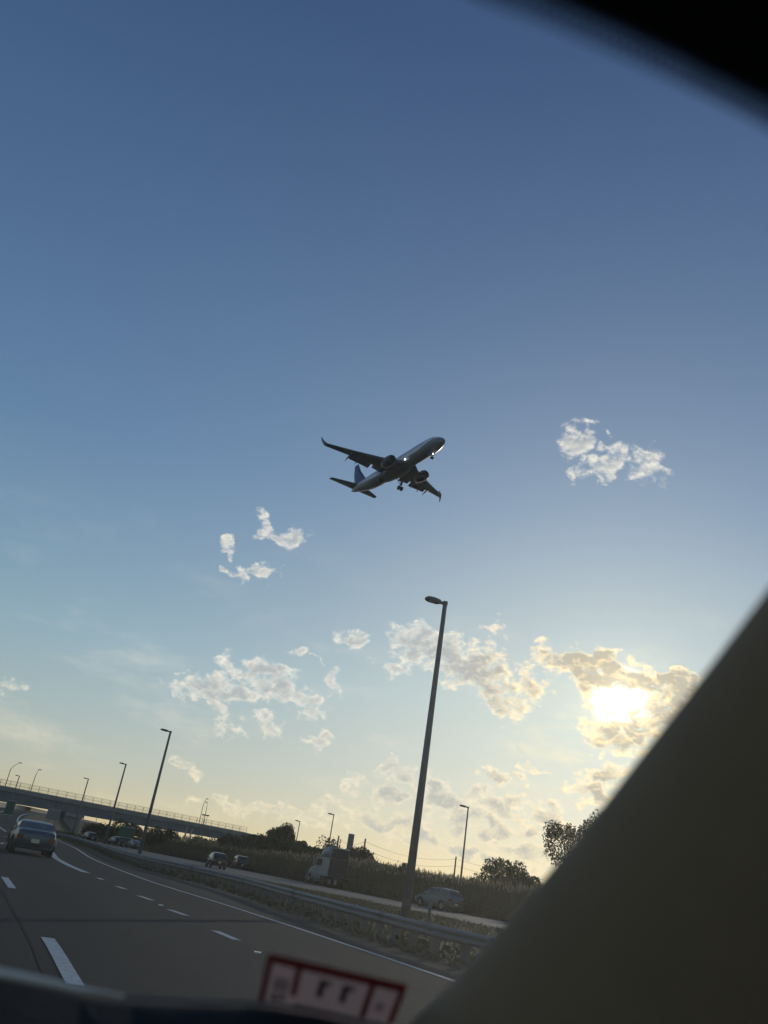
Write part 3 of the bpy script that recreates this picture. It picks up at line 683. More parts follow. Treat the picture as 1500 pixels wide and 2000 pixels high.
# white tractor unit, no trailer
tr = thing('truck_tractor', (1.0, 98.5, 0), 'white truck tractor with tall roof fairing and sleeper, no trailer, on the far road', 'truck'); tr.rotation_euler = (0, 0, rad(90 + 28))
def hexa(m_, x0, x1, w, z0, z1, fx=0, rx=0):
    return m_.add([(x0, -w, z0), (x1, -w, z0), (x1, w, z0), (x0, w, z0), (x0 + rx, -w * .96, z1), (x1 - fx, -w * .96, z1), (x1 - fx, w * .96, z1), (x0 + rx, w * .96, z1)],
                  [(0, 3, 2, 1), (4, 5, 6, 7), (0, 1, 5, 4), (1, 2, 6, 5), (2, 3, 7, 6), (3, 0, 4, 7)])
hexa(MB(), .1, 2.35, 1.2, 1.0, 2.85, .35).build('cab', cp_white, tr)
hexa(MB(), -1.2, .09, 1.24, 1.0, 2.86).build('sleeper', cp_white, tr)
MB().loft([[(x, -w, 2.87), (x, w, 2.87), (x, w * .9, z), (x, -w * .9, z)] for x, w, z in ((-1.2, 1.22, 3.95), (-.4, 1.22, 4.0), (.5, 1.2, 3.85), (1.2, 1.1, 3.45), (1.8, .95, 2.98))]).build('roof_fairing', cp_white, tr, True)
MB().loft([[(x, -w, .75), (x, w, .75), (x, w, z - .2), (x, w * .7, z), (x, -w * .7, z), (x, -w, z - .2)] for x, w, z in ((2.36, 1.0, 1.95), (3.2, .95, 1.85), (3.9, .85, 1.7), (4.15, .8, 1.5))]).build('bonnet', cp_white, tr)
hexa(MB(), 2.3, 2.38, 1.1, 1.95, 2.7, .2).build('windscreen', glass_m, tr)
for sg in (-1, 1):
    MB().add([(.5, sg * 1.215, 1.95), (1.9, sg * 1.215, 1.95), (1.75, sg * 1.2, 2.65), (.5, sg * 1.2, 2.65)], [(0, 1, 2, 3)]).build('side_window', glass_m, tr)
    MB().tube([(.0, sg * 1.1, .75), (1.6, sg * 1.1, .75)], .32, 12).build('fuel_tank', galv, tr)
    MB().box((1.95, sg * 1.42, 2.3), (.15, .12, .7)).build('mirror', cp_white, tr)
    MB().box((.9, sg * 1.2, .42), (1.9, .1, .12)).build('step', galv, tr)
    fd = [(3.15 + .62 * math.cos(q), sg * 1.08, .55 + .62 * math.sin(q)) for q in np.linspace(0, math.pi, 9)]
    MB().tube(fd, .1, 6).build('fender', cp_white, tr)
    for xw, ww_ in ((3.15, 1), (-1.9, 2), (-3.2, 2)):
        for q in range(ww_):
            y = sg * (1.05 - q * .33)
            wh = MB().tube([(xw, y - .14, .52), (xw, y + .14, .52)], .52, 16).build('wheel', tyre_m, tr, True)
            MB().tube([(xw, y + sg * .1, .52), (xw, y + sg * .15, .52)], .26, 10).build('rim', rim_m, wh)
    MB().box((-1.4, sg * .45, .85), (6.2, .12, .26)).build('frame_rail', black_pl, tr)
    MB().tube([(-4.0, sg * 1.0, 1.02), (-3.9, sg * 1.0, 1.22), (-3.2, sg * 1.0, 1.3), (-2.6, sg * 1.0, 1.22)], .06, 6).build('mudguard', black_pl, tr)
    MB().box((-4.45, sg * .8, .8), (.08, .3, .14)).build('tail_light', red_lens, tr)
MB().box((-1.215, 0, 1.95), (.025, 2.3, 1.75)).build('rear_shade', black_pl, tr); MB().box((-1.215, 0, 3.35), (.025, 2.1, .95)).build('fairing_shade', black_pl, tr)  # black sheets stand in for the shade on the back of sleeper and fairing
MB().box((-2.6, 0, 1.07), (1.1, .9, .14)).build('fifth_wheel', galv_d, tr)
MB().box((4.2, 0, .55), (.15, 2.1, .4)).build('bumper', galv, tr)

# ------------------------------------------------------------------ power poles, wires, billboard
def upole(az, dist, eltop, lab, arm=True, box=False):
    h = EYE + dist * math.tan(rad(eltop)); t = thing('power_pole', pol(az, dist), lab, 'power pole', 'wooden power poles behind the reeds')
    MB().tube([(0, 0, 0), (0, 0, h)], [.2, .13], 8).build('pole', wood, t, True)
    if arm: MB().box((0, 0, h - .5), (2.0, .1, .12)).build('crossarm', wood, t)
    if box: MB().tube([(-.45, 0, h - 3.1), (-.45, 0, h - 2.0)], .32, 10).tube([(.45, 0, h - 3.1), (.45, 0, h - 2.0)], .32, 10).build('transformer', galv_d, t); 
    return pol(az, dist, h - .45)
W1 = upole(.62, 170, 2.37, 'power pole standing in the thin leafed tree', False)
W2 = upole(2.36, 150, 2.46, 'power pole with a transformer pair right of the billboard', False, True)
W3 = upole(8.3, 175, 2.28, 'bare power pole left of the thin lamp post by the silver van', False)
W4 = upole(3.0, 260, 1.75, 'smallest far power pole with a crossarm above the little tree', True)
W5 = upole(10.05, 260, 1.62, 'far power pole with a crossarm just left of the dense round tree', True)
W6 = upole(19, 190, 2.2, 'power pole behind the car pillar', False)
def wire(a, b, sag, lab):
    pts = [(a.lerp(b, k / 14) - a + Vector((0, 0, -sag * 4 * (k / 14) * (1 - k / 14)))) for k in range(15)]
    o = MB().tube(pts, .022, 4).build('power_line', black_pl); o.location = a; tag(o, lab, 'cable', 'power lines')
for dz in (0, -1.2):
    zz = Vector((0, 0, dz)); hi = 'upper' if dz == 0 else 'lower'
    wire(W1 + zz, W2 + zz, .8, hi + ' wire between the pole in the tree and the transformer pole')
    wire(W2 + zz, W3 + zz, 1.1, hi + ' wire running from the transformer pole behind the big lamp post')
    wire(W3 + zz, W6 + zz, 1.1, hi + ' wire running right from the bare pole above the reeds')
bb = thing('billboard', pol(1.42, 190), 'tall narrow board seen edge on above the bushes behind the truck tractor', 'billboard', None, rad(-1))
zt_ = el_z(190, 2.56)
MB().box((0, 0, (zt_ - 3.9) / 2 + .0), (.6, .6, zt_ - 3.9)).build('post', galv_d, bb)
MB().box((0, 0, zt_ - 1.95), (1.25, 6.5, 3.88)).build('sign_panel', sign_back, bb)

# ------------------------------------------------------------------ vegetation
def leaf_cloud(centres, n, size, seed, squash=1.0):
    r = np.random.default_rng(seed); cs = np.array([(c[0], c[1], c[2]) for c in centres]); rr = np.array([c[3] for c in centres])
    pick = r.choice(len(cs), n, p=rr ** 2 / (rr ** 2).sum())
    dirs = r.normal(size=(n, 3)); dirs /= np.linalg.norm(dirs, axis=1)[:, None]
    radd = r.uniform(.35, 1.08, n) ** .6
    c = cs[pick] + dirs * (rr[pick] * radd)[:, None] * np.array([1, 1, squash])
    a = r.normal(size=(n, 3)); a /= np.linalg.norm(a, axis=1)[:, None]
    b = np.cross(a, r.normal(size=(n, 3))); b /= np.linalg.norm(b, axis=1)[:, None]
    s = size * r.uniform(.6, 1.4, n)[:, None]
    v = np.stack([c - a * s * .5, c + b * s * .32, c + a * s * .5, c - b * s * .32], 1).reshape(-1, 3)
    return v
def quads(name, v, m, parent=None):
    n = len(v) // 4; me = D.meshes.new(name); me.vertices.add(len(v)); me.vertices.foreach_set('co', v.astype(np.float32).ravel())
    me.loops.add(4 * n); me.loops.foreach_set('vertex_index', np.arange(4 * n, dtype=np.int32))
    me.polygons.add(n); me.polygons.foreach_set('loop_start', np.arange(0, 4 * n, 4, dtype=np.int32))
    me.materials.append(m); me.update(calc_edges=True); o = D.objects.new(name, me); COL.objects.link(o)
    if parent: o.parent = parent
    return o
def tree(name, loc, h, rw, seed, label, cat='tree', group=None, n=2600, lsize=.32, low=.3, mt=leaf_m, nb_=9, crad=.36):
    r = random.Random(seed); t = thing(name, loc, label, cat, group)
    tk = MB(); tk.tube([(0, 0, -.2), (r.uniform(-.1, .1), 0, h * .3), (r.uniform(-.2, .2), r.uniform(-.2, .2), h * .6), (0, 0, h * .85)], [h * .028, h * .022, h * .014, h * .005], 7)
    cs = []
    for k in range(nb_):
        q = 2 * math.pi * k / nb_ + r.uniform(-.4, .4); zz = h * r.uniform(low + .08, .86); rr = rw * r.uniform(.45, .8) * (1 - .45 * max(0, (zz / h - .6) / .4))
        e = Vector((rr * math.cos(q), rr * math.sin(q), zz)); b0 = Vector((0, 0, zz * .62))
        tk.tube([b0, b0.lerp(e, .5) + Vector((0, 0, h * .04)), e], [h * .012, h * .008, h * .003], 5)
        cs.append((e.x, e.y, e.z, rw * crad * r.uniform(.65, 1.2)))
        for _ in range(3):
            d_ = Vector((r.gauss(0, 1), r.gauss(0, 1), r.gauss(.2, .7))).normalized() * rw * .34
            cs.append((e.x + d_.x, e.y + d_.y, min(h * .97, max(h * low, e.z + d_.z)), rw * crad * .45 * r.uniform(.5, 1.1)))
    cs.append((0, 0, h * .78, rw * crad)); cs.append((r.uniform(-.3, .3) * rw, 0, h * .9, rw * .22))
    tk.build('trunk', bark, t, True)
    quads('crown', leaf_cloud(cs, n, lsize, seed), mt, t)
    return t
def at(px, py_base, dist): a, _ = azel(px, py_base); return pol(a, dist)
TG = 'trees beyond the far road'
tree('broadleaf_tree', pol(-3.05, 175), 8.7, 4.0, 11, 'largest round crowned tree, standing right of the overpass end behind the thin lamp post', group=TG, n=9000, lsize=.36, low=.25, crad=.4)
tree('broadleaf_tree', pol(-1.75, 172), 6.4, 2.6, 12, 'lower dark tree between the largest tree and the thin leafed tree', group=TG, n=5000, lsize=.34, low=.1)
tree('broadleaf_tree', pol(-5.0, 200), 6.6, 1.6, 13, 'small tuft like tree just right of the end of the overpass fence', group=TG, n=1800, lsize=.34)
tree('sparse_tree', pol(.0, 152), 7.2, 3.7, 14, 'thin leafed tree with bare twigs above the truck tractor', group=TG, n=1500, lsize=.3, nb_=14, crad=.26)
tree('broadleaf_tree', pol(1.95, 130), 5.4, 2.7, 15, 'rounded bush like tree in front of the narrow board', group=TG, n=5000, lsize=.3, low=.1)
tree('conifer_tree', pol(2.95, 140), 5.6, 1.2, 16, 'little pointed tree right of the transformer pole', group=TG, n=1500, lsize=.28)
tree('broadleaf_tree', pol(5.05, 100), 3.6, 1.5, 17, 'low dark bushy tree touching the left side of the big lamp post', group=TG, n=2600, lsize=.2, low=.05)
tree('broadleaf_tree', pol(11.35, 98), 5.5, 3.2, 18, 'dense round tree in the reeds left of the car pillar', group=TG, n=9000, lsize=.22, low=.08, crad=.42)
tree('broadleaf_tree', pol(13.0, 99), 4.4, 1.9, 19, 'smaller tree joined to the right of the dense round tree', group=TG, n=4500, lsize=.22, low=.08)
tree('broadleaf_tree', pol(17.1, 105), 12.6, 6.0, 20, 'tall tree half hidden behind the car pillar', group=TG, n=14000, lsize=.28, low=.15, crad=.4)
# dark belt of trees left of the truck, and under the bridge
k = 0
BL = 'dense dark trees between the overpass and the truck'
BLAB = ['dark tree in front of the end of the overpass, behind the pair of cars', 'dark tree right of the overpass abutment in the dense belt', 'dark tree below the left side of the largest round tree', 'dark belt tree under the trunk of the largest round tree, left of its thin lamp',
        'dark belt tree right behind the foot of the thin lamp before the round tree', 'dark belt tree just right of the thin lamp before the round tree', 'dark belt tree midway between the two thin lamps', 'dark belt tree left of the thin leafed tree',
        'dark belt tree directly behind the truck tractor cab', 'dark belt tree behind the rear wheels of the truck tractor', 'last dark belt tree on the right, below the edge on board', 'leftmost low dark tree of the belt, under the right tip of the overpass']
spots = [(-5.9, 150, 4.2), (-5.1, 158, 4.9), (-4.4, 150, 5.2), (-3.7, 148, 5.0), (-3.0, 145, 5.2), (-2.3, 148, 5.0), (-1.5, 142, 4.7), (-.8, 138, 4.2), (-.1, 135, 4.2), (.7, 128, 4.0), (1.3, 124, 3.9), (-6.6, 165, 3.6)]
for az, dd, h in spots:
    k += 1
    tree('hedge_tree', pol(az, dd), h, 3.0, 30 + k, BLAB[k - 1], group=BL, n=3800, lsize=.34, low=.0, mt=leaf_d, nb_=8, crad=.5)
UG = 'dark trees seen under the overpass'
ULAB = ['low dark tree under the overpass just right of the third lamp post', 'taller dark tree under the deck above the green guide sign', 'dark tree under the deck right of the green guide sign', 'dark tree under the deck just right of the second tallest lamp post',
        'broad dark tree under the deck above the small silver car', 'dark tree under the deck left of the far glinting car', 'dark tree under the deck above the far glinting car', 'low dark tree behind the two pale posts',
        'taller dark tree just right of the two pale posts', 'dark tree beneath the pair of lamps near the right end of the deck', 'low dark tree at the right end of the gap under the deck', 'low dark tree between the pier and the third lamp post']
for az, dd, h in [(-13.7, 235, 3.4), (-13.0, 240, 5.8), (-12.4, 232, 5.2), (-11.3, 228, 4.4), (-10.8, 230, 5.3), (-10.2, 226, 4.9), (-9.7, 230, 4.0), (-8.8, 238, 3.4), (-8.2, 240, 4.9), (-7.7, 238, 4.4), (-7.1, 246, 3.6), (-14.5, 240, 3.2)]:
    k += 1
    tree('roadside_tree', pol(az, dd), h, 3.2, 30 + k, ULAB[k - 13], group=UG, n=2200, lsize=.45, low=.0, mt=leaf_d, nb_=8, crad=.5)

# reeds: tall grass beyond the far road, one mass
def reed_bed():
    r = np.random.default_rng(3); N = 42000
    F_ = np.array([(p.x, p.y) for p in relen(far2, 200)])
    s = r.uniform(0, 1, N) ** .9 * 108; i = np.clip(s.astype(int), 0, 198); fr = (s - i)[:, None]
    p = F_[i] * (1 - fr) + F_[i + 1] * fr; t = F_[i + 1] - F_[i]; t /= np.linalg.norm(t, axis=1)[:, None]; nn = np.stack([t[:, 1], -t[:, 0]], 1)
    dep = 3.0 + 24 * r.uniform(0, 1, N) ** 1.3
    q = p + nn * dep[:, None]
    clump = np.sin(q[:, 0] * .9) * np.cos(q[:, 1] * .7) * .25 + np.sin(q[:, 0] * .23 + 1) * .3
    h = np.clip((dep - 1) / 7, .3, 1) * (2.75 + clump + r.normal(0, .22, N)) + np.maximum(0, (dep - 12)) * .045
    w = r.uniform(.03, .07, N); a = r.uniform(0, math.pi, N)
    lx = r.normal(.0, .22, N); ly = r.normal(0, .22, N)
    z = np.zeros(N); dx, dy = np.cos(a) * w, np.sin(a) * w
    bot1 = np.stack([q[:, 0] - dx, q[:, 1] - dy, z], 1); bot2 = np.stack([q[:, 0] + dx, q[:, 1] + dy, z], 1)
    top2 = np.stack([q[:, 0] + lx + dx * .3, q[:, 1] + ly + dy * .3, h], 1); top1 = np.stack([q[:, 0] + lx - dx * .3, q[:, 1] + ly - dy * .3, h], 1)
    v = np.stack([bot1, bot2, top2, top1], 1).reshape(-1, 3)
    # leaves off the stems
    M_ = 60000; j = r.integers(0, N, M_); zl = h[j] * r.uniform(.2, .95, M_); ang = r.uniform(0, 2 * math.pi, M_); ln = r.uniform(.25, .6, M_)
    c = np.stack([q[j, 0] + lx[j] * zl / h[j], q[j, 1] + ly[j] * zl / h[j], zl], 1); e = c + np.stack([np.cos(ang) * ln, np.sin(ang) * ln, ln * .5], 1)
    u = np.stack([-np.sin(ang), np.cos(ang), np.zeros(M_)], 1) * .035
    v2 = np.stack([c - u, c + u, e + u * .2, e - u * .2], 1).reshape(-1, 3)
    o = quads('reed_bed', np.concatenate([v, v2]), reed_m); tag(o, 'tall brownish reeds in a long bank beyond the far road', kind='stuff')
    pj = r.choice(N, 9000, replace=False); pj = pj[h[pj] > 2.2]
    c = np.stack([q[pj, 0] + lx[pj], q[pj, 1] + ly[pj], h[pj]], 1); n_ = len(c); dz = np.array([0, 0, .35]); ww_ = np.stack([np.cos(a[pj]), np.sin(a[pj]), np.zeros(n_)], 1) * .07
    v3 = np.stack([c - dz * .3, c + ww_, c + dz, c - ww_], 1).reshape(-1, 3)
    o = quads('reed_plumes', v3, plume_m); tag(o, 'pale feathery plumes on top of the reeds', kind='stuff')
reed_bed()
def grass_strip():
    r = np.random.default_rng(5); N = 60000
    nn = np.array([(p.x, p.y) for p in relen(side_of(near2, -.5), 200)]); rr = np.array([(p.x, p.y) for p in relen(side_of(rail_c, .0), 200)])
    s = r.uniform(0, 1, N) ** .8; i = np.clip((s * 120).astype(int), 0, 198); k = r.uniform(.01, .99, N)[:, None]
    q = rr[i] + r.normal(0, .4, (N, 2)); 
    # spread across the strip towards the far road
    q = rr[i] * (1 - k) + nn[np.clip((i * .95).astype(int), 0, 199)] * k + r.normal(0, .35, (N, 2))
    h = r.uniform(.05, .16, N); a = r.uniform(0, math.pi, N); w = .03
    z = np.full(N, -.02); dx, dy = np.cos(a) * w, np.sin(a) * w; lx, ly = r.normal(0, .05, N), r.normal(0, .05, N)
    v = np.stack([np.stack([q[:, 0] - dx, q[:, 1] - dy, z], 1), np.stack([q[:, 0] + dx, q[:, 1] + dy, z], 1), np.stack([q[:, 0] + lx + dx * .2, q[:, 1] + ly, h], 1), np.stack([q[:, 0] + lx, q[:, 1] + ly, h], 1)], 1).reshape(-1, 3)
    o = quads('grass', v, blade_m); tag(o, 'dry yellowish grass between the guardrail and the far road', kind='stuff')
grass_strip()
# weeds along the foot of the reeds and below the guardrail
def weeds(path, off0, off1, n, hmax, name, lab, seed, m):
    r = np.random.default_rng(seed); P = relen(path, 200); Fp = np.array([(p.x, p.y) for p in P]); s = r.uniform(0, 199, n); i = s.astype(int); fr = (s - i)[:, None]
    p = Fp[i] * (1 - fr) + Fp[i + 1] * fr; t = Fp[i + 1] - Fp[i]; t /= np.linalg.norm(t, axis=1)[:, None]; nn = np.stack([t[:, 1], -t[:, 0]], 1)
    q = p + nn * r.uniform(off0, off1, n)[:, None]; c = np.stack([q[:, 0], q[:, 1], r.uniform(0, 1, n) ** 1.5 * hmax], 1)
    a = r.normal(size=(n, 3)); a /= np.linalg.norm(a, axis=1)[:, None]; b = np.cross(a, r.normal(size=(n, 3))); b /= np.linalg.norm(b, axis=1)[:, None]; sz = r.uniform(.05, .14, n)[:, None]
    v = np.stack([c - a * sz, c + b * sz * .5, c + a * sz, c - b * sz * .5], 1).reshape(-1, 3)
    tag(quads(name, v, m), lab, kind='stuff')
weeds(far2, 2.2, 6, 26000, .9, 'undergrowth', 'low dark weeds along the foot of the reeds', 8, leaf_d)
weeds(rail_c, -.5, .6, 9000, .22, 'weeds', 'short weeds growing under the guardrail', 9, mat('weed_leaves', (.05, .055, .03), .9, color2=(.09, .085, .045), vscale=.5))

# ------------------------------------------------------------------ airliner (x forward, y left, z up; origin at the middle of the nose section)
PR = Matrix(((0.48736468, 0.87318741, -0.0044057), (-0.87268435, 0.48724462, 0.03185464), (0.02996172, -0.01168004, 0.9994828)))
ac = thing('airliner', (0, 0, 0), 'twin engine airliner with wheels down and blue tail fin flying low overhead', 'airplane')
ac.matrix_world = Matrix.Translation((10.76, 161.49, 94.06)) @ PR.to_4x4()
def fus_mat():
    m = D.materials.new('airliner_paint'); m.use_nodes = True; N, L = m.node_tree.nodes, m.node_tree.links; b = N['Principled BSDF']; b.inputs['Roughness'].default_value = .35
    tc = N.new('ShaderNodeTexCoord'); sp = N.new('ShaderNodeSeparateXYZ'); L.new(tc.outputs['Object'], sp.inputs[0])
    # the grey of the belly rises in a bow under the nose and sweeps up to the tail
    n1 = N.new('ShaderNodeMapRange'); L.new(sp.outputs[0], n1.inputs[0]); n1.interpolation_type = 'SMOOTHSTEP'
    for i, q in enumerate((-9, -1.5, 0, .9)): n1.inputs[i + 1].default_value = q
    n2_ = N.new('ShaderNodeMapRange'); L.new(sp.outputs[0], n2_.inputs[0]); n2_.interpolation_type = 'SMOOTHSTEP'
    for i, q in enumerate((-26, -39, 0, 1.5)): n2_.inputs[i + 1].default_value = q
    s1 = N.new('ShaderNodeMath'); s1.operation = 'SUBTRACT'; L.new(sp.outputs[2], s1.inputs[0]); L.new(n1.outputs[0], s1.inputs[1])
    s2 = N.new('ShaderNodeMath'); s2.operation = 'SUBTRACT'; L.new(s1.outputs[0], s2.inputs[0]); L.new(n2_.outputs[0], s2.inputs[1])
    cr = N.new('ShaderNodeValToRGB'); mr = N.new('ShaderNodeMapRange'); L.new(s2.outputs[0], mr.inputs[0]); mr.inputs[1].default_value = -2; mr.inputs[2].default_value = 2
    L.new(mr.outputs[0], cr.inputs[0]); cr.color_ramp.interpolation = 'CONSTANT'
    e = cr.color_ramp.elements; e[0].position = 0; e[0].color = (.14, .195, .26, 1); e[1].position = .27; e[1].color = (.3, .34, .38, 1)
    q = e.new(.295); q.color = (.14, .195, .26, 1); q = e.new(.325); q.color = (.62, .70, .78, 1)
    L.new(cr.outputs[0], b.inputs['Base Color']); return m
fm = fus_mat(); navy = mat('navy_paint', (.012, .035, .16), .35); alu = mat('wing_grey', (.10, .15, .22), .5, .1); nac = mat('nacelle_navy', (.03, .05, .1), .3, .1); lip = mat('engine_lip', (.12, .14, .17), .35, .6)
FX = [0, -.25, -.7, -1.5, -2.6, -3.9, -5.4, -7.2, -12, -18, -24, -28, -31, -34, -36.5, -38.5, -40, -41.0, -41.3]
FR = [.05, .45, .78, 1.17, 1.52, 1.76, 1.88, 1.92, 1.92, 1.92, 1.92, 1.9, 1.78, 1.5, 1.18, .85, .55, .3, .15]
FZ = [-.6, -.57, -.48, -.34, -.2, -.08, -.02, 0, 0, 0, 0, .03, .15, .42, .68, .9, 1.05, 1.16, 1.2]
def fring(x, n=28):
    r = np.interp(-x, [-v for v in FX], FR); z = np.interp(-x, [-v for v in FX], FZ)
    return [(x, r * .98 * math.sin(2 * math.pi * k / n), z + r * 1.03 * math.cos(2 * math.pi * k / n)) for k in range(n)]
MB().loft([fring(x) for x in FX]).build('fuselage', fm, ac, True)
MB().loft([[(x, w * math.sin(q), z0 + hgt * math.cos(q)) for q in np.linspace(0, 2 * math.pi, 20, endpoint=False)] for x, w, hgt, z0 in ((-13.2, .3, .2, -1.7), (-14.5, 1.4, .55, -1.6), (-17, 2.05, .95, -1.35), (-21, 2.1, 1.0, -1.3), (-24, 1.6, .7, -1.45), (-26.3, .4, .2, -1.7))]).build('belly_fairing', alu, ac, True)
def foil(stations, n=7):
    """stations: (x leading edge, y, z, chord, thickness)"""
    rings = []
    for xl, y, z, c, th in stations:
        up_ = [(xl - c * u, y, z + th * c * math.sqrt(u) * (1 - u) * 2.2) for u in np.linspace(0, 1, n)]
        dn = [(xl - c * u, y, z - th * c * .55 * math.sqrt(u) * (1 - u) * 2.2) for u in np.linspace(0, 1, n)][1:-1]
        rings.append(up_ + dn[::-1])
    return MB().loft(rings)
def vfoil(stations, n=7):
    rings = []
    for xl, z, c, th, y in stations:
        a = [(xl - c * u, y + th * c * math.sqrt(u) * (1 - u) * 1.6, z) for u in np.linspace(0, 1, n)]
        b = [(xl - c * u, y - th * c * math.sqrt(u) * (1 - u) * 1.6, z) for u in np.linspace(0, 1, n)][1:-1]
        rings.append(a + b[::-1])
    return MB().loft(rings)
for sg in (-1, 1):
    w_ = foil([(-13.0, sg * 1.3, -1.35, 8.2, .12), (-15.2, sg * 3.6, -1.1, 6.3, .12), (-16.9, sg * 6.0, -.8, 4.9, .11), (-20.4, sg * 11.5, -.05, 3.1, .1), (-23.9, sg * 17.0, .9, 1.7, .09), (-24.1, sg * 17.25, .95, 1.55, .08)]).build('wing', alu, ac, True)
    wl = MB().loft([[(x, sg * y - .0, z), (x - c * .5, sg * (y - .045), z), (x - c, sg * y, z), (x - c * .5, sg * (y + .045), z)] for x, y, z, c in ((-24.1, 17.2, .95, 1.55), (-24.6, 17.55, 1.35, 1.35), (-25.6, 17.85, 2.3, .95), (-26.6, 18.0, 3.5, .45))]).build('winglet', navy if False else alu, ac)
    MB().loft([[(x, sg * y, z), (x - c * .5, sg * (y - .03), z + .03), (x - c, sg * y, z), (x - c * .5, sg * (y + .03), z - .03)] for x, y, z, c in ((-24.4, 17.25, .9, 1.0), (-24.9, 17.6, .5, .7), (-25.8, 18.0, -.15, .25))]).build('lower_winglet', alu, ac)
    foil([(-36.2, sg * .5, 1.25, 4.0, .1), (-40.0, sg * 7.0, 2.0, 1.4, .09), (-40.4, sg * 7.15, 2.03, 1.05, .06)]).build('tailplane', alu, ac, True)
    # flaps, lowered
    for a, b in (((-20.9, 2.4), (-21.6, 5.4)), ((-21.8, 6.0), (-23.2, 11.2))):
        z0_f = -1.25 + a[1] * .1; z1_f = -1.25 + b[1] * .1
        v = [(a[0] + .4, sg * a[1], z0_f), (a[0] - 1.25, sg * a[1], z0_f - .75), (b[0] - .75, sg * b[1], z1_f - .55), (b[0] + .3, sg * b[1], z1_f),
             (a[0] + .4, sg * a[1], z0_f + .14), (a[0] - 1.25, sg * a[1], z0_f - .7), (b[0] - .75, sg * b[1], z1_f - .5), (b[0] + .3, sg * b[1], z1_f + .14)]
        MB().add(v, [(0, 1, 2, 3), (4, 7, 6, 5), (0, 4, 5, 1), (1, 5, 6, 2), (2, 6, 7, 3), (3, 7, 4, 0)]).build('flap', alu, ac)
    for yy, xx in ((6.8, -21.2), (9.3, -22.2), (11.6, -22.9), (3.4, -20.8)):
        zz = -1.35 + yy * .1
        MB().tube([(xx + 1.6, sg * yy, zz), (xx + .6, sg * yy, zz - .22), (xx - .7, sg * yy, zz - .5), (xx - 1.8, sg * yy, zz - 1.05)], [.06, .2, .2, .04], 6).build('flap_fairing', alu, ac, True)
    en = MB()
    ex, ey, ez = -13.6, sg * 4.83, -2.15
    prof_e = [(0, 1.0), (-.12, 1.1), (-.6, 1.22), (-1.6, 1.28), (-2.8, 1.2), (-3.7, .98), (-3.75, .9)]
    N_ = 24
    e_ = en.loft([[(ex + x, ey + r * math.sin(2 * math.pi * k / N_), ez + r * math.cos(2 * math.pi * k / N_)) for k in range(N_)] for x, r in prof_e[1:]], cap=False).build('engine', nac, ac, True)
    MB().loft([[(ex + x, ey + r * math.sin(2 * math.pi * k / N_), ez + r * math.cos(2 * math.pi * k / N_)) for k in range(N_)] for x, r in ((-.13, 1.105), (-.02, 1.05), (0, .99), (-.08, .93), (-.25, .9))], cap=False).build('inlet_lip', lip, e_, True)
    MB().loft([[(ex + x, ey + r * math.sin(2 * math.pi * k / N_), ez + r * math.cos(2 * math.pi * k / N_)) for k in range(N_)] for x, r in ((-.25, .9), (-1.1, .88))], cap=False).build('inlet_duct', alu, e_, True)
    MB().tube([(ex - 1.1, ey, ez), (ex - 1.15, ey, ez)], .88, 24).build('fan', black_pl, e_)
    MB().tube([(ex - .7, ey, ez), (ex - 1.1, ey, ez)], [.03, .25], 12).build('spinner', lip, e_, True)
    MB().tube([(ex - 3.4, ey, ez), (ex - 4.6, ey, ez), (ex - 5.1, ey, ez)], [.72, .5, .15], 16).build('exhaust', galv_d, e_, True)
    MB().add([(ex - 1.2, ey - .15, ez + 1.1), (ex - 1.2, ey + .15, ez + 1.1), (ex - 4.6, ey + .15, ez + .6), (ex - 4.6, ey - .15, ez + .6), (ex - 2.4, ey - .15, ez + 1.62), (ex - 2.4, ey + .15, ez + 1.62), (ex - 6.0, ey + .15, ez + 1.5), (ex - 6.0, ey - .15, ez + 1.5)],
             [(0, 3, 2, 1), (4, 5, 6, 7), (0, 1, 5, 4), (1, 2, 6, 5), (2, 3, 7, 6), (3, 0, 4, 7)]).build('pylon', alu, ac)
    lg = MB().tube([(-21.2, sg * 2.86, -1.5), (-21.2, sg * 2.86, -4.05)], [.16, .11], 8).tube([(-21.2, sg * 1.6, -1.9), (-21.2, sg * 2.8, -3.2)], .07, 6).build('main_gear', galv, ac)
    for dy in (-.42, .42): MB().tube([(-21.2, sg * 2.86 + dy - .18, -4.05), (-21.2, sg * 2.86 + dy + .18, -4.05)], .56, 18).build('wheel', tyre_m, lg, True)
    MB().box((-21.2, sg * 3.1, -2.6), (.7, .04, 1.3)).build('gear_door', alu, lg)
vfoil([(-31.5, 1.75, 7.8, .03, 0), (-34.2, 2.25, 6.0, .07, 0), (-38.0, 6.0, 3.6, .07, 0), (-40.2, 9.1, 2.0, .06, 0)]).build('tail_fin', navy, ac, True)
ng = MB().tube([(-4.3, 0, -1.4), (-4.2, 0, -3.45)], [.1, .07], 8).build('nose_gear', galv, ac)
for dy in (-.19, .19): MB().tube([(-4.2, dy - .1, -3.5), (-4.2, dy + .1, -3.5)], .35, 16).build('wheel', tyre_m, ng, True)
for dy in (-.45, .45): MB().box((-4.6, dy, -2.25), (1.3, .04, .7)).build('gear_door', fm, ng)
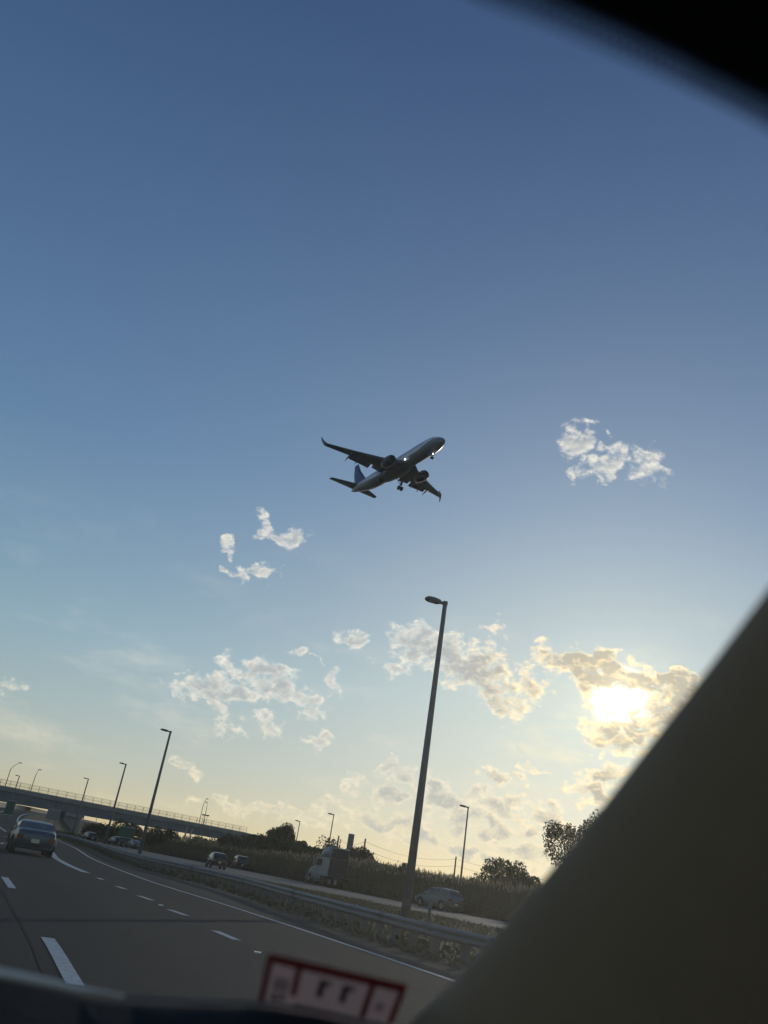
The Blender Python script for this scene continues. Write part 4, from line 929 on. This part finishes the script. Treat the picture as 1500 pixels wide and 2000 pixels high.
# cockpit glass, cabin windows, doors
def on_fus(x, th, off=.02):
    r = np.interp(-x, [-v for v in FX], FR); z = np.interp(-x, [-v for v in FX], FZ)
    return (x, (r * .98 + off) * math.sin(th), z + (r * 1.03 + off) * math.cos(th))
for sg in (-1, 1):
    for a, b in ((.08, .5), (.55, .95), (1.0, 1.3)):
        MB().add([on_fus(-2.0 - a * .5, sg * a), on_fus(-2.0 - b * .5, sg * b), on_fus(-2.75 - b * .35, sg * b), on_fus(-2.75 - a * .35, sg * a)], [(0, 1, 2, 3)]).build('cockpit_window', glass_m, ac)
    cw = MB()
    for x in np.arange(-5.9, -35, -.53):
        th = 1.30
        cw.add([on_fus(x, sg * (th - .11)), on_fus(x - .24, sg * (th - .11)), on_fus(x - .24, sg * (th + .09)), on_fus(x, sg * (th + .09))], [(0, 1, 2, 3)])
    o = cw.build('cabin_windows', glass_m, ac); o['kind'] = 'stuff'
    for x in (-4.6, -34.8):
        MB().add([on_fus(x, sg * .95, .012), on_fus(x - .85, sg * .95, .012), on_fus(x - .85, sg * 1.9, .012), on_fus(x, sg * 1.9, .012)], [(0, 1, 2, 3)]).build('door', mat('door_grey', (.4, .42, .45), .4), ac)
    # airline name in dark blue capitals above the windows
    fc = D.curves.new('lettering', 'FONT'); fc.body = 'UNITED'; fc.size = 2.05; fc.align_x = 'LEFT'; fc.space_character = 1.12
    tmp = D.objects.new('lettering_tmp', fc); me = D.meshes.new_from_object(tmp); D.objects.remove(tmp)
    co = [v.co.copy() for v in me.vertices]
    for v, c in zip(me.vertices, co):
        x = (-7.0 - c.x) if sg > 0 else (-16.4 + c.x)     # reads front to back on the left side, back to front on the right
        v.co = on_fus(x, sg * (1.12 - c.y * .44), .03)
    me.materials.clear(); me.materials.append(navy); me.name = 'lettering'
    o = D.objects.new('airline_name', me); COL.objects.link(o); o.parent = ac
ll = mat('landing_light', (1, .97, .9), .3, emit=6)
MB().tube([(-12.95, -1.95, -1.3), (-12.7, -1.95, -1.3)], .15, 10).build('landing_light', ll, ac)
MB().tube([(-4.0, 0, -2.55), (-3.85, 0, -2.55)], .13, 10).build('landing_light', ll, ng)

# ------------------------------------------------------------------ the car we sit in
car_h = rad(-22); cf = Vector((math.sin(car_h), math.cos(car_h), 0)); cr_ = Vector((cf.y, -cf.x, 0))
TH = rad(30); wnrm = cf * math.sin(TH) + Vector((0, 0, 1)) * math.cos(TH)
HH = .132 * wnrm.dot(ray(1240, 110)); eye = Vector((0, 0, EYE))
def onws(x, y, extra=0.0): d = ray(x, y); return eye + d * ((HH + extra) / wnrm.dot(d))
cab_base = eye - Vector((0, 0, 1.0)) - cf * .3
cab = thing('car_cabin', cab_base, 'dark blurred car cabin the picture is taken from, with thick pillar, roof lining and dashboard', 'car')
def put(mb, name, m, smooth=False, parent=None):
    mb.v = [tuple(Vector(v) - cab_base) for v in mb.v]; return mb.build(name, m, parent or cab, smooth)
trim_m = mat('grey_pillar_trim', (.30, .215, .135), .95, var=.06, vscale=30, bump=.15, bscale=900)
lining_m = mat('black_roof_lining', (.003, .0035, .005), .95, bump=.2, bscale=700)
dash_m = mat('black_dashboard', (.005, .0055, .0065), .9, bump=.3, bscale=500)
# pillar: a rounded bar whose left flank follows the glass edge
edge = [(1620, 985), (1500, 1150), (1385, 1303), (1250, 1478), (1130, 1636), (1000, 1790), (900, 1900), (800, 1998), (700, 2085), (560, 2190)]
rings = []
for (x, y) in edge:
    e = onws(x, y); d_ = (e - eye).normalized(); i = edge.index((x, y)); a = onws(*edge[max(0, i - 1)]); b = onws(*edge[min(len(edge) - 1, i + 1)])
    ax = (b - a).normalized(); rt = ax.cross(d_).normalized()
    if rt.dot(cr_) < 0: rt = -rt
    dp = rt.cross(ax).normalized()
    if dp.dot(d_) < 0: dp = -dp
    wa, wb = .085, .03
    c = e + rt * wa
    rings.append([c + rt * (wa * math.cos(q)) + dp * (wb * math.sin(q)) for q in np.linspace(0, 2 * math.pi, 28, endpoint=False)])
put(MB().loft(rings), 'pillar_trim', trim_m, True)
# roof lining with its front edge along the top of the glass
h_pts = [onws(740, -150, 0), onws(1000, -32), onws(1090, 0), onws(1250, 70), onws(1375, 130), onws(1500, 192), onws(1640, 275)]
hr = []
for p in h_pts:
    hr.append([p, p - cf * .03 + Vector((0, 0, .012)), p - cf * .25 + Vector((0, 0, .05)), p - cf * 1.3 + Vector((0, 0, .06)), p - cf * 1.3 + Vector((0, 0, .10)), p - cf * .1 + Vector((0, 0, .075)), p + Vector((0, 0, .03))])
put(MB().loft(hr), 'roof_lining', lining_m, False)
# printed dot band along the top of the glass: real dots
dots = MB()
for i in range(len(h_pts) - 1):
    a, b = h_pts[i], h_pts[i + 1]; L = (b - a).length; n = max(1, int(L / .0014))
    ax = (b - a).normalized(); dn = wnrm.cross(ax).normalized()
    if dn.dot(Vector((0, 0, 1))) > 0: dn = -dn
    for k in range(n):
        for row in range(3):
            c = a.lerp(b, (k + .5 * (row % 2)) / n) + dn * (.0003 + row * .0012) + wnrm * .004; r = .00078 - row * .00007
            dots.add([c + ax * r * math.cos(q) + dn * r * math.sin(q) for q in np.linspace(0, 2 * math.pi, 6, endpoint=False)], [(0, 1, 2, 3, 4, 5)])
o = put(dots, 'dot_band', lining_m); o['kind'] = 'stuff'
# dashboard: far lip along the glass, then the pad towards us
dl = [(-420, 1860), (-200, 1880), (0, 1905), (75, 1920), (150, 1936), (250, 1950), (350, 1956), (500, 1960), (620, 1978), (760, 2010), (900, 2060), (1100, 2150)]
E_ = [onws(*q) for q in dl]; E_ = [E_[0] - cr_ * .8] + E_ + [E_[-1] + cr_ * .2]
rings = [[p + cf * .03 + Vector((0, 0, -.05)), p + cf * .01 + Vector((0, 0, -.012)), p + Vector((0, 0, -.001)), p - cf * .01 - Vector((0, 0, .001)), p - cf * .05 - Vector((0, 0, .022)), p - cf * .12 - Vector((0, 0, .045)), p - cf * .26 - Vector((0, 0, .085)), p - cf * .34 - Vector((0, 0, .16)), p - cf * .34 - Vector((0, 0, .5)), p - Vector((0, 0, .5))] for p in E_]
put(MB().loft(rings), 'dashboard', dash_m, True)
# sill strip at the foot of the glass (left part: sunlight put into its pale colour)
sunlit_seal_m = mat('glass_seal', (.75, .7, .6), .4)
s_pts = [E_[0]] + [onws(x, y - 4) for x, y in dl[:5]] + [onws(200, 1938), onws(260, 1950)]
put(MB().tube(s_pts, [.0015] * 3 + [.0015, .0014, .0011, .0006, .0003], 8), 'glass_seal', sunlit_seal_m, True)
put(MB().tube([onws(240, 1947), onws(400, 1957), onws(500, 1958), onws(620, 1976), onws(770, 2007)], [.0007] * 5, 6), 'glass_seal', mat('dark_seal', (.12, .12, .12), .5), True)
# windscreen: clear sheet of glass with a fine film of dust that scatters the sun forwards
gm = D.materials.new('dusty_windscreen'); gm.use_nodes = True; N, L = gm.node_tree.nodes, gm.node_tree.links; N.clear()
vs_ = N.new('ShaderNodeVolumeScatter'); vs_.inputs['Color'].default_value = (1, .97, .9, 1); vs_.inputs['Density'].default_value = 4.5; vs_.inputs['Anisotropy'].default_value = .72
mo = N.new('ShaderNodeOutputMaterial'); L.new(vs_.outputs[0], mo.inputs['Volume'])
up_g = wnrm.cross(cr_).normalized()
if up_g.z < 0: up_g = -up_g
o0 = eye + wnrm * (HH + .008)
def gp(u, v, w): return o0 + cr_ * u + up_g * v + wnrm * w
vv = [gp(u, v, w) for w in (0, .005) for (u, v) in ((-1.25, -.52), (.36, -.52), (.36, .22), (-1.25, .22))]
put(MB().add(vv, [(0, 3, 2, 1), (4, 5, 6, 7), (0, 1, 5, 4), (1, 2, 6, 5), (2, 3, 7, 6), (3, 0, 4, 7)]), 'windscreen', gm)
ws_o = [c for c in cab.children if c.name.startswith('windscreen')][0]
bm = bmesh.new(); bm.from_mesh(ws_o.data); bmesh.ops.recalc_face_normals(bm, faces=bm.faces); bm.to_mesh(ws_o.data); bm.free()

# ------------------------------------------------------------------ inspection sticker on the inside of the glass
TL, TR, BL, BR = (524, 1862), (797, 1924), (503, 1962), (758, 2024)
def sp(s, t, off=0.0):
    x = (TL[0] * (1 - s) + TR[0] * s) * (1 - t) + (BL[0] * (1 - s) + BR[0] * s) * t
    y = (TL[1] * (1 - s) + TR[1] * s) * (1 - t) + (BL[1] * (1 - s) + BR[1] * s) * t
    return onws(x, y, .0068 - off)
s_base = sp(.5, .5)
stk = thing('windscreen_sticker', s_base, 'red bordered paper inspection sticker on the glass, number seen in mirror writing', 'sticker')
def sbox(m_, s0, t0, s1, t1, off0, off1):
    v = [sp(s0, t0, off0), sp(s1, t0, off0), sp(s1, t1, off0), sp(s0, t1, off0), sp(s0, t0, off1), sp(s1, t0, off1), sp(s1, t1, off1), sp(s0, t1, off1)]
    return m_.add([q - s_base for q in v], [(0, 3, 2, 1), (4, 5, 6, 7), (0, 1, 5, 4), (1, 2, 6, 5), (2, 3, 7, 6), (3, 0, 4, 7)])
paper = mat('sticker_paper', (.52, .44, .42), .8, var=.12, vscale=60, trans=.65)
redp = mat('sticker_red', (.42, .08, .10), .7, trans=.6)
ink = mat('sticker_ink', (.03, .03, .035), .8)
sbox(MB(), 0, 0, 1, 1, 0, .0002).build('paper', paper, stk)
for a in ((0, 0, 1, .16), (0, .161, .045, 1), (.955, .161, 1, 1), (.215, .161, .26, .68), (.745, .161, .79, .78)):
    sbox(MB(), *a, .0003, .0005).build('border', redp, stk)
# the month number as two mirrored ones
for s0 in (.40, .57):
    m_ = MB(); sbox(m_, s0, .26, s0 + .045, .60, .0003, .0006); sbox(m_, s0 + .046, .27, s0 + .085, .35, .0003, .0006); m_.build('digit', ink, stk)
# the year, turned on its side
m_ = MB()
for q in ((.09, .42, .18, .46), (.09, .47, .12, .58), (.15, .47, .18, .58), (.09, .59, .18, .63), (.09, .70, .12, .86), (.125, .78, .18, .82), (.15, .68, .18, .775)): sbox(m_, *q, .0003, .0006)
m_.build('year_digits', ink, stk)
m_ = MB(); r = random.Random(2); s = .27
while s < .93:
    w = r.uniform(.012, .03); sbox(m_, s, .80, s + w, .80 + r.uniform(.06, .1), .0003, .0006); s += w + r.uniform(.008, .02)
m_.build('print_line', ink, stk)
m_ = MB()
for t in (.44, .5, .56): sbox(m_, .83, t, .9, t + .03, .0003, .0006)
m_.build('stamp', mat('faded_ink', (.2, .16, .16), .8), stk)
